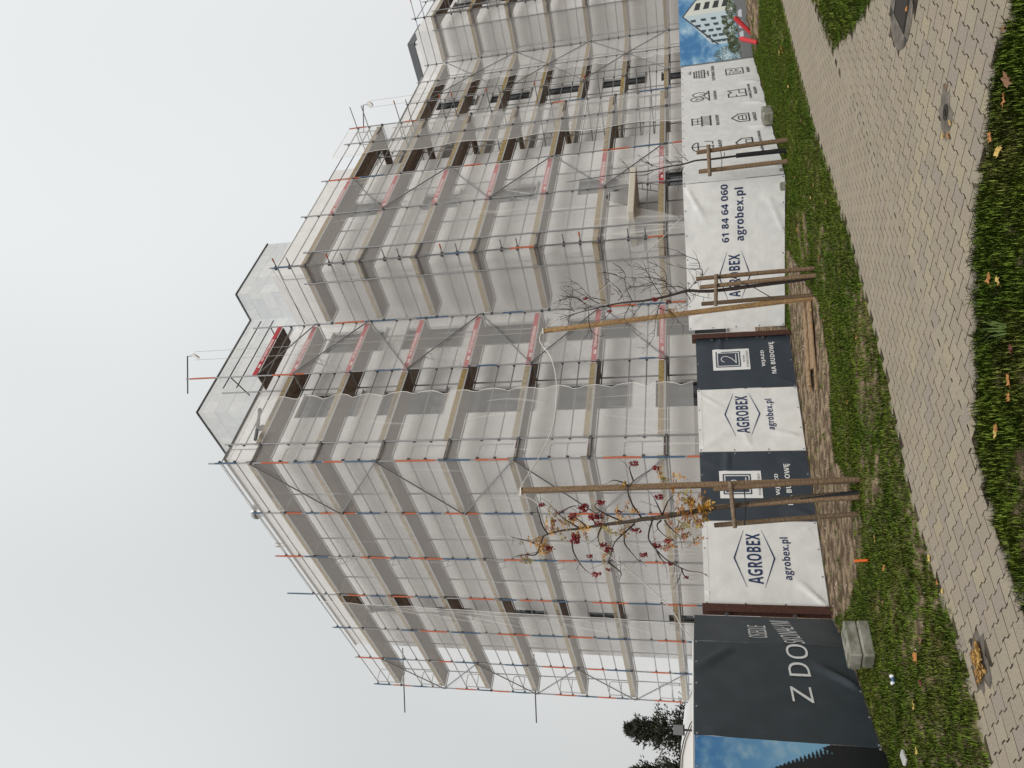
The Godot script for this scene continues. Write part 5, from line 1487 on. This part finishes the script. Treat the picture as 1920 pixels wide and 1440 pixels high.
	for k in 16:
		var a: Vector3 = oct[k]
		var c: Vector3 = oct[(k + 1) % 16]
		var e: Vector3 = Vector3(clampf(a.x, -0.24, 0.2) if absf(a.z) > 0.24 else signf(a.x) * (0.24 if a.x < 0 else 0.2), 0.005, clampf(a.z * 1.2, -0.15, 0.15))
		var f: Vector3 = Vector3(clampf(c.x, -0.24, 0.2) if absf(c.z) > 0.24 else signf(c.x) * (0.24 if c.x < 0 else 0.2), 0.005, clampf(c.z * 1.2, -0.15, 0.15))
		ring.face(M.wet, Transform3D(Basis(), Vector3(0, -0.5, 0)), [a, c, f, e])
	mi(mh, "surround", ring.mesh())
	mi(mh, "sunken_cover", ubox(Vector3(0.43, 0.02, 0.29)), M.iron, Transform3D(Basis(), Vector3(-0.02, -0.009, 0)))
	mi(mh, "cover_frame", ubox(Vector3(0.05, 0.035, 0.3), 0.006), M.iron, Transform3D(Basis(), Vector3(-0.17, -0.008, 0)))
	for v in [[Vector3(1.74, 0, -5.8), 0.055, "small round iron valve cover in the paving, muddy round its rim"], [Vector3(-1.93, 0, -5.55), 0.09, "small iron valve cover in the paving ringed with yellow leaf litter"]]:
		var q := thing("valve_cover", v[0], 0.4, v[2], "valve cover", "valve covers in the paving")
		var mud := MB.new()
		var rim: Array = []
		for k in 28:
			var a := TAU * k / 28.0
			var rr: float = (v[1] + 0.075) * (1.0 + 0.75 * fn.get_noise_2d(cos(a) * 90.0 + v[0].x * 50.0, sin(a) * 90.0))
			rim.append(Vector3(cos(a) * rr * 1.25, 0.0014, sin(a) * rr))
		for k in 28:
			mud.face(M.wet, Transform3D(Basis(), Vector3(0, -1, 0)), [Vector3(0, 0.003, 0), rim[k], rim[(k + 1) % 28]])
		mi(q, "mud_bed", mud.mesh())
		var lid := CylinderMesh.new()
		lid.top_radius = v[1]; lid.bottom_radius = v[1]; lid.height = 0.02; lid.radial_segments = 24; lid.rings = 0
		mi(q, "lid", lid, M.iron, Transform3D(Basis(), Vector3(0, -0.004, 0)))
		mi(q, "lug", ubox(Vector3(v[1] * 0.9, 0.012, 0.02), 0.003), M.iron, Transform3D(Basis(), Vector3(0, 0.009, 0)))
	make_leaves()

func maple(sd: int) -> ArrayMesh:
	var r := RandomNumberGenerator.new()
	r.seed = sd
	var b := MB.new()
	var pts: Array = []
	for k in 14:
		var a := TAU * k / 14.0
		var rad := (1.0 if k % 2 == 0 else 0.62) * r.randf_range(0.75, 1.1) * (1.0 - 0.35 * cos(a) * 0.5)
		pts.append(Vector3(cos(a) * rad, r.randf_range(0.05, 0.45), sin(a) * rad) * 0.05)
	for k in 14: b.tri(null, Vector3(0, 0.004, 0), pts[(k + 1) % 14], pts[k])
	b.tube(null, [Vector3(0, 0.004, 0), Vector3(-0.04, 0.012, 0.01), Vector3(-0.07, 0.004, 0.0)], [0.0015, 0.0012, 0.001], 4, false)
	return b.mesh()

func make_leaves() -> void:
	var lm := [maple(1), maple(2), maple(3), maple(4)]
	var cols := {"orange": lin(0.40, 0.17, 0.045), "yellow": lin(0.50, 0.35, 0.10), "brown": lin(0.20, 0.10, 0.05), "dark red": lin(0.12, 0.02, 0.02)}
	for c in cols:
		cols[c] = mat(cols[c], 0.7)
	var spots := [[1.53, -4.63, "brown", 1.5], [1.45, -4.7, "orange", 1.2], [1.82, -4.67, "brown", 1.0], [1.31, -4.92, "orange", 1.1], [1.19, -4.81, "yellow", 1.3], [0.51, -5.02, "orange", 1.2], [0.48, -4.89, "yellow", 1.1], [-0.08, -4.79, "orange", 1.2], [-0.18, -4.80, "orange", 0.9], [-0.41, -5.03, "yellow", 0.9], [-0.37, -5.0, "orange", 0.9], [0.08, -4.74, "dark red", 1.0], [0.36, -8.98, "orange", 1.0], [-0.37, -9.65, "orange", 1.0], [5.89, -14.69, "orange", 1.6], [6.0, -15.1, "yellow", 1.4], [5.75, -14.5, "orange", 1.6], [4.94, -14.0, "yellow", 1.0], [3.06, -11.92, "brown", 1.2], [2.67, -11.6, "yellow", 1.0], [2.55, -11.9, "yellow", 1.0], [3.28, -13.56, "orange", 1.3], [-1.72, -8.42, "yellow", 1.3], [-1.93, -8.07, "orange", 1.1], [-2.42, -7.03, "orange", 1.4], [-1.49, -6.6, "yellow", 1.0], [-1.63, -6.41, "orange", 0.8], [-1.67, -6.28, "yellow", 0.7], [-2.22, -6.84, "brown", 1.1], [-2.6, -6.9, "dark red", 1.0], [-2.89, -7.14, "yellow", 1.3], [-3.26, -7.11, "yellow", 1.1], [2.38, -13.49, "orange", 1.2], [2.48, -13.12, "yellow", 0.9], [1.77, -12.69, "brown", 1.2], [1.61, -11.38, "orange", 1.0], [0.7, -11.14, "brown", 1.0], [1.60, -5.86, "yellow", 0.9], [1.64, -5.70, "yellow", 0.8], [1.56, -5.75, "orange", 0.8], [1.9, -5.75, "brown", 0.7], [2.83, -6.62, "orange", 0.7], [3.1, -6.6, "yellow", 0.6], [0.95, -12.35, "yellow", 0.8], [0.7, -12.3, "orange", 0.8], [-1.2, -9.0, "brown", 1.0], [-2.3, -8.2, "brown", 1.0], [3.9, -12.6, "brown", 1.1], [2.2, -10.6, "brown", 1.0]]
	var mm := MultiMesh.new()
	mm.transform_format = MultiMesh.TRANSFORM_3D
	mm.use_colors = true
	mm.mesh = lm[1]
	mm.instance_count = 130
	for k in 130:
		var f := rng.randf_range(-1, 1)
		var g := rng.randf_range(-1, 1) * (1.0 - absf(f))
		mm.set_instance_transform(k, Transform3D(Basis(Vector3.UP, rng.randf() * TAU) * Basis(Vector3.RIGHT, rng.randf_range(-0.4, 0.4)) * Basis.from_scale(Vector3.ONE * rng.randf_range(0.25, 0.5)), Vector3(-1.93 + f * 0.14, 0.008 + rng.randf() * 0.012, -5.55 + g * 0.13)))
		mm.set_instance_color(k, Color(0.48, 0.31, 0.10).lerp(Color(0.22, 0.11, 0.045), rng.randf()))
	var heap := MultiMeshInstance3D.new()
	heap.name = "leaf_litter"
	heap.multimesh = mm
	heap.material_override = M.grass_p
	add_child(heap)
	tag(heap, "golden leaf litter heaped over the small valve cover", "leaves", "", "stuff")
	var groups := {}
	for s in spots:
		var where := "in the near grass verge"
		if s[3] < 0.56: where = "heaped round the small valve cover"
		elif s[1] > -5.1: where = "in the near grass verge"
		elif s[1] > -7.0 and absf(s[0]) < 3.2 and (inside(Vector2(s[0], s[1]), PL) or inside(Vector2(s[0], s[1]), PR)): where = "on the paving"
		elif s[0] > 1.4: where = "in the grass strip before the white banners"
		elif s[0] < -2.0: where = "in the grass near the grey banner"
		else: where = "on the ground before the gate"
		var key := "%s fallen leaf %s" % [s[2], where]
		var o := mi(self, "fallen_leaf", lm[rng.randi() % 4], cols[s[2]], Transform3D(Basis(Vector3.UP, rng.randf() * TAU) * Basis(Vector3.RIGHT, rng.randf_range(-0.3, 0.3)) * Basis.from_scale(Vector3.ONE * s[3] * 0.72), Vector3(s[0], (0.006 if where.contains("paving") else 0.03), s[1])))
		if not groups.has(key): groups[key] = []
		groups[key].append(o)
	var nth := ["rightmost", "second from the right", "third from the right", "fourth from the right", "fifth from the right", "sixth from the right", "seventh from the right", "eighth from the right"]
	for key in groups:
		var g: Array = groups[key]
		g.sort_custom(func(p, q): return p.position.x / -p.position.z > q.position.x / -q.position.z)
		for k in g.size(): tag(g[k], key if g.size() == 1 else "%s, %s" % [key, nth[mini(k, 7)]], "leaf", key.replace("fallen leaf", "fallen leaves"))

# ---------------------------------------------------------------- things behind the fence
func conifer(at: Vector3, h: float, w: float, sd: int, label: String) -> void:
	var root := thing("conifer_tree", at, 0.0, label, "tree", "dark conifers behind the fence")
	var r := RandomNumberGenerator.new()
	r.seed = sd
	var b := MB.new()
	b.tube(M.bark, [Vector3.ZERO, Vector3(0.05, h * 0.5, 0), Vector3(0, h * 0.97, 0)], [0.16, 0.1, 0.02], 8)
	mi(root, "trunk", b.mesh())
	var st := SurfaceTool.new()
	st.begin(Mesh.PRIMITIVE_TRIANGLES)
	for k in 380:
		var f := pow(r.randf(), 0.75)
		var y := h * (0.06 + 0.93 * f)
		var len := w * pow(1.0 - f, 0.8) * r.randf_range(0.35, 1.25) * (0.8 + 0.3 * sin(y * 5.0 + 1.0)) + 0.2
		var a := r.randf() * TAU
		var d := Vector3(cos(a), 0.25 + 0.5 * f, sin(a)).normalized()
		for j in 26:
			var s := r.randf_range(0.15, 1.0)
			var p := Vector3(0, y, 0) + d * len * s + Vector3(r.randfn(), r.randfn(), r.randfn()) * 0.07
			p.y -= len * s * s * 0.18
			var o := (d + Vector3(r.randfn(), r.randf_range(-0.3, 1.0), r.randfn()) * 0.7).normalized()
			var sv := o.cross(Vector3(r.randfn(), r.randfn(), r.randfn())).normalized() * r.randf_range(0.025, 0.055)
			var c := r.randf_range(0.5, 1.3)
			st.set_color(Color(0.042 * c, 0.046 * c, 0.03 * c))
			st.set_normal(o.cross(sv).normalized())
			st.add_vertex(p - sv); st.add_vertex(p + sv); st.add_vertex(p + o * r.randf_range(0.1, 0.24))
	mi(root, "crown", st.commit(), M.needle)

func make_background() -> void:
	conifer(Vector3(-18.2, 0, -40), 6.1, 2.9, 5, "dark conifer rising behind the fence beside the scaffold's left end")
	conifer(Vector3(-20.3, 0, -39.5), 5.9, 2.7, 7, "dark conifer at the left edge behind the white tent")
	conifer(Vector3(-23.0, 0, -42), 6.4, 2.3, 8, "dark conifer outermost on the left behind the white tent")
	var t := thing("storage_tent", Vector3(-13.2, 0, -26), 0.15, "white arched tarpaulin tent showing over the grey banner fence", "tent")
	var st := SurfaceTool.new()
	st.begin(Mesh.PRIMITIVE_TRIANGLES)
	var n := 18
	for j in 8:
		for i in n:
			var f := func(ii: int, jj: int) -> Vector3:
				var a := PI * ii / n
				var sag := 0.03 * absf(sin(jj * PI / 2.0 + 0.4))
				return Vector3(cos(a) * 3.1, maxf(0.0, sin(a)) * (2.9 - sag), -jj * 0.7)
			var a: Vector3 = f.call(i, j)
			var b: Vector3 = f.call(i + 1, j)
			var c: Vector3 = f.call(i + 1, j + 1)
			var d: Vector3 = f.call(i, j + 1)
			for v in [a, c, b, a, d, c]: st.add_vertex(v)
	st.index()
	st.generate_normals()
	mi(t, "tarpaulin", st.commit(), M.tarp)
	for jj in [0, 4, 8]:
		var arch := MB.new()
		var pts: Array = []
		var rad: Array = []
		for i in n + 1:
			pts.append(Vector3(cos(PI * i / n) * 3.05, maxf(0.0, sin(PI * i / n)) * 2.83, -jj * 0.7))
			rad.append(0.03)
		arch.tube(M.galv, pts, rad, 6)
		mi(t, "arch", arch.mesh())
	var gable := MB.new()
	for i in n: gable.tri(M.tarp, Vector3(0, 0, -0.03), Vector3(cos(PI * i / n) * 3.04, sin(PI * i / n) * 2.82, -0.03), Vector3(cos(PI * (i + 1) / n) * 3.04, maxf(0, sin(PI * (i + 1) / n)) * 2.82, -0.03))
	mi(t, "gable", gable.mesh())
	var fl := thing("flood_light", Vector3(-10.4, 0, -23.0), 0.3, "grey box on a post showing above the fence before the conifers", "flood light")
	mi(fl, "housing", ubox(Vector3(0.28, 0.3, 0.1), 0.015), M.grey, Transform3D(Basis(), Vector3(0, 2.72, 0)))
	bar(fl, "post", Vector3(0, 0, -0.08), Vector3(0, 2.75, -0.08), 0.03, M.darksteel)
	var bh := MB.new()
	bh.box(M.darksteel, Transform3D(Basis(), Vector3(0, 2.56, -0.04)), Vector3(0.3, 0.03, 0.08))
	mi(fl, "bracket", bh.mesh())

func _ready() -> void:
	rng.seed = 20231
	fn.seed = 7
	fn.frequency = 0.01
	# camera, on its side
	var cam := Camera3D.new()
	cam.name = "camera"
	var R := Vector3.RIGHT
	var U := Vector3(0, cos(PITCH), sin(PITCH))
	var F := Vector3(0, sin(PITCH), -cos(PITCH))
	var R2 := R * cos(ROLL) - U * sin(ROLL)
	var U2 := R * sin(ROLL) + U * cos(ROLL)
	cam.transform = Transform3D(Basis(-U2, R2, -F), Vector3(0, EYE, 0))
	cam.fov = rad_to_deg(2.0 * atan(720.0 / FOC))
	cam.near = 0.05
	cam.far = 900.0
	add_child(cam)
	cam.current = true
	# overcast sky
	var sky := ProceduralSkyMaterial.new()
	sky.sky_top_color = lin(0.52, 0.545, 0.555)
	sky.sky_horizon_color = lin(0.485, 0.492, 0.487)
	sky.sky_curve = 0.25
	sky.ground_horizon_color = lin(0.4, 0.4, 0.38)
	sky.ground_bottom_color = lin(0.15, 0.14, 0.12)
	sky.sun_angle_max = 0.0
	var cn := FastNoiseLite.new()
	cn.seed = 3
	cn.frequency = 0.006
	cn.fractal_octaves = 3
	var ci := cn.get_seamless_image(512, 256)
	var cov := Image.create(512, 256, false, Image.FORMAT_RGBA8)
	for y in 256:
		for x in 512:
			var v := ci.get_pixel(x, y).r
			cov.set_pixel(x, y, Color(lin(0.15, 0.147, 0.145), clampf((v - 0.32) * 2.4, 0, 1)))
	sky.sky_cover = ImageTexture.create_from_image(cov)
	var sk := Sky.new()
	sk.sky_material = sky
	var env := Environment.new()
	env.background_mode = Environment.BG_SKY
	env.sky = sk
	env.tonemap_mode = Environment.TONE_MAPPER_LINEAR
	env.tonemap_exposure = 1.28
	env.sdfgi_enabled = true
	env.ssao_enabled = true
	env.ssil_enabled = true
	var we := WorldEnvironment.new()
	we.name = "environment"
	we.environment = env
	add_child(we)
	var sun := DirectionalLight3D.new()
	sun.name = "sun"
	sun.light_color = Color(1.0, 0.985, 0.96)
	sun.light_energy = 0.5
	sun.light_angular_distance = 40.0
	sun.shadow_enabled = true
	add_child(sun)
	sun.look_at_from_position(Vector3.ZERO, -Vector3(0.12, 0.6, 0.75))
	make_materials()
	make_ground()
	make_path()
	print("ground ", Time.get_ticks_msec())
	make_building()
	make_scaffolds()
	make_nets()
	print("building ", Time.get_ticks_msec())
	make_gate()
	make_left_banner()
	make_right_fence()
	print("fence ", Time.get_ticks_msec())
	make_trees()
	make_background()
	make_grass()
	make_small()
	print("done ", Time.get_ticks_msec())
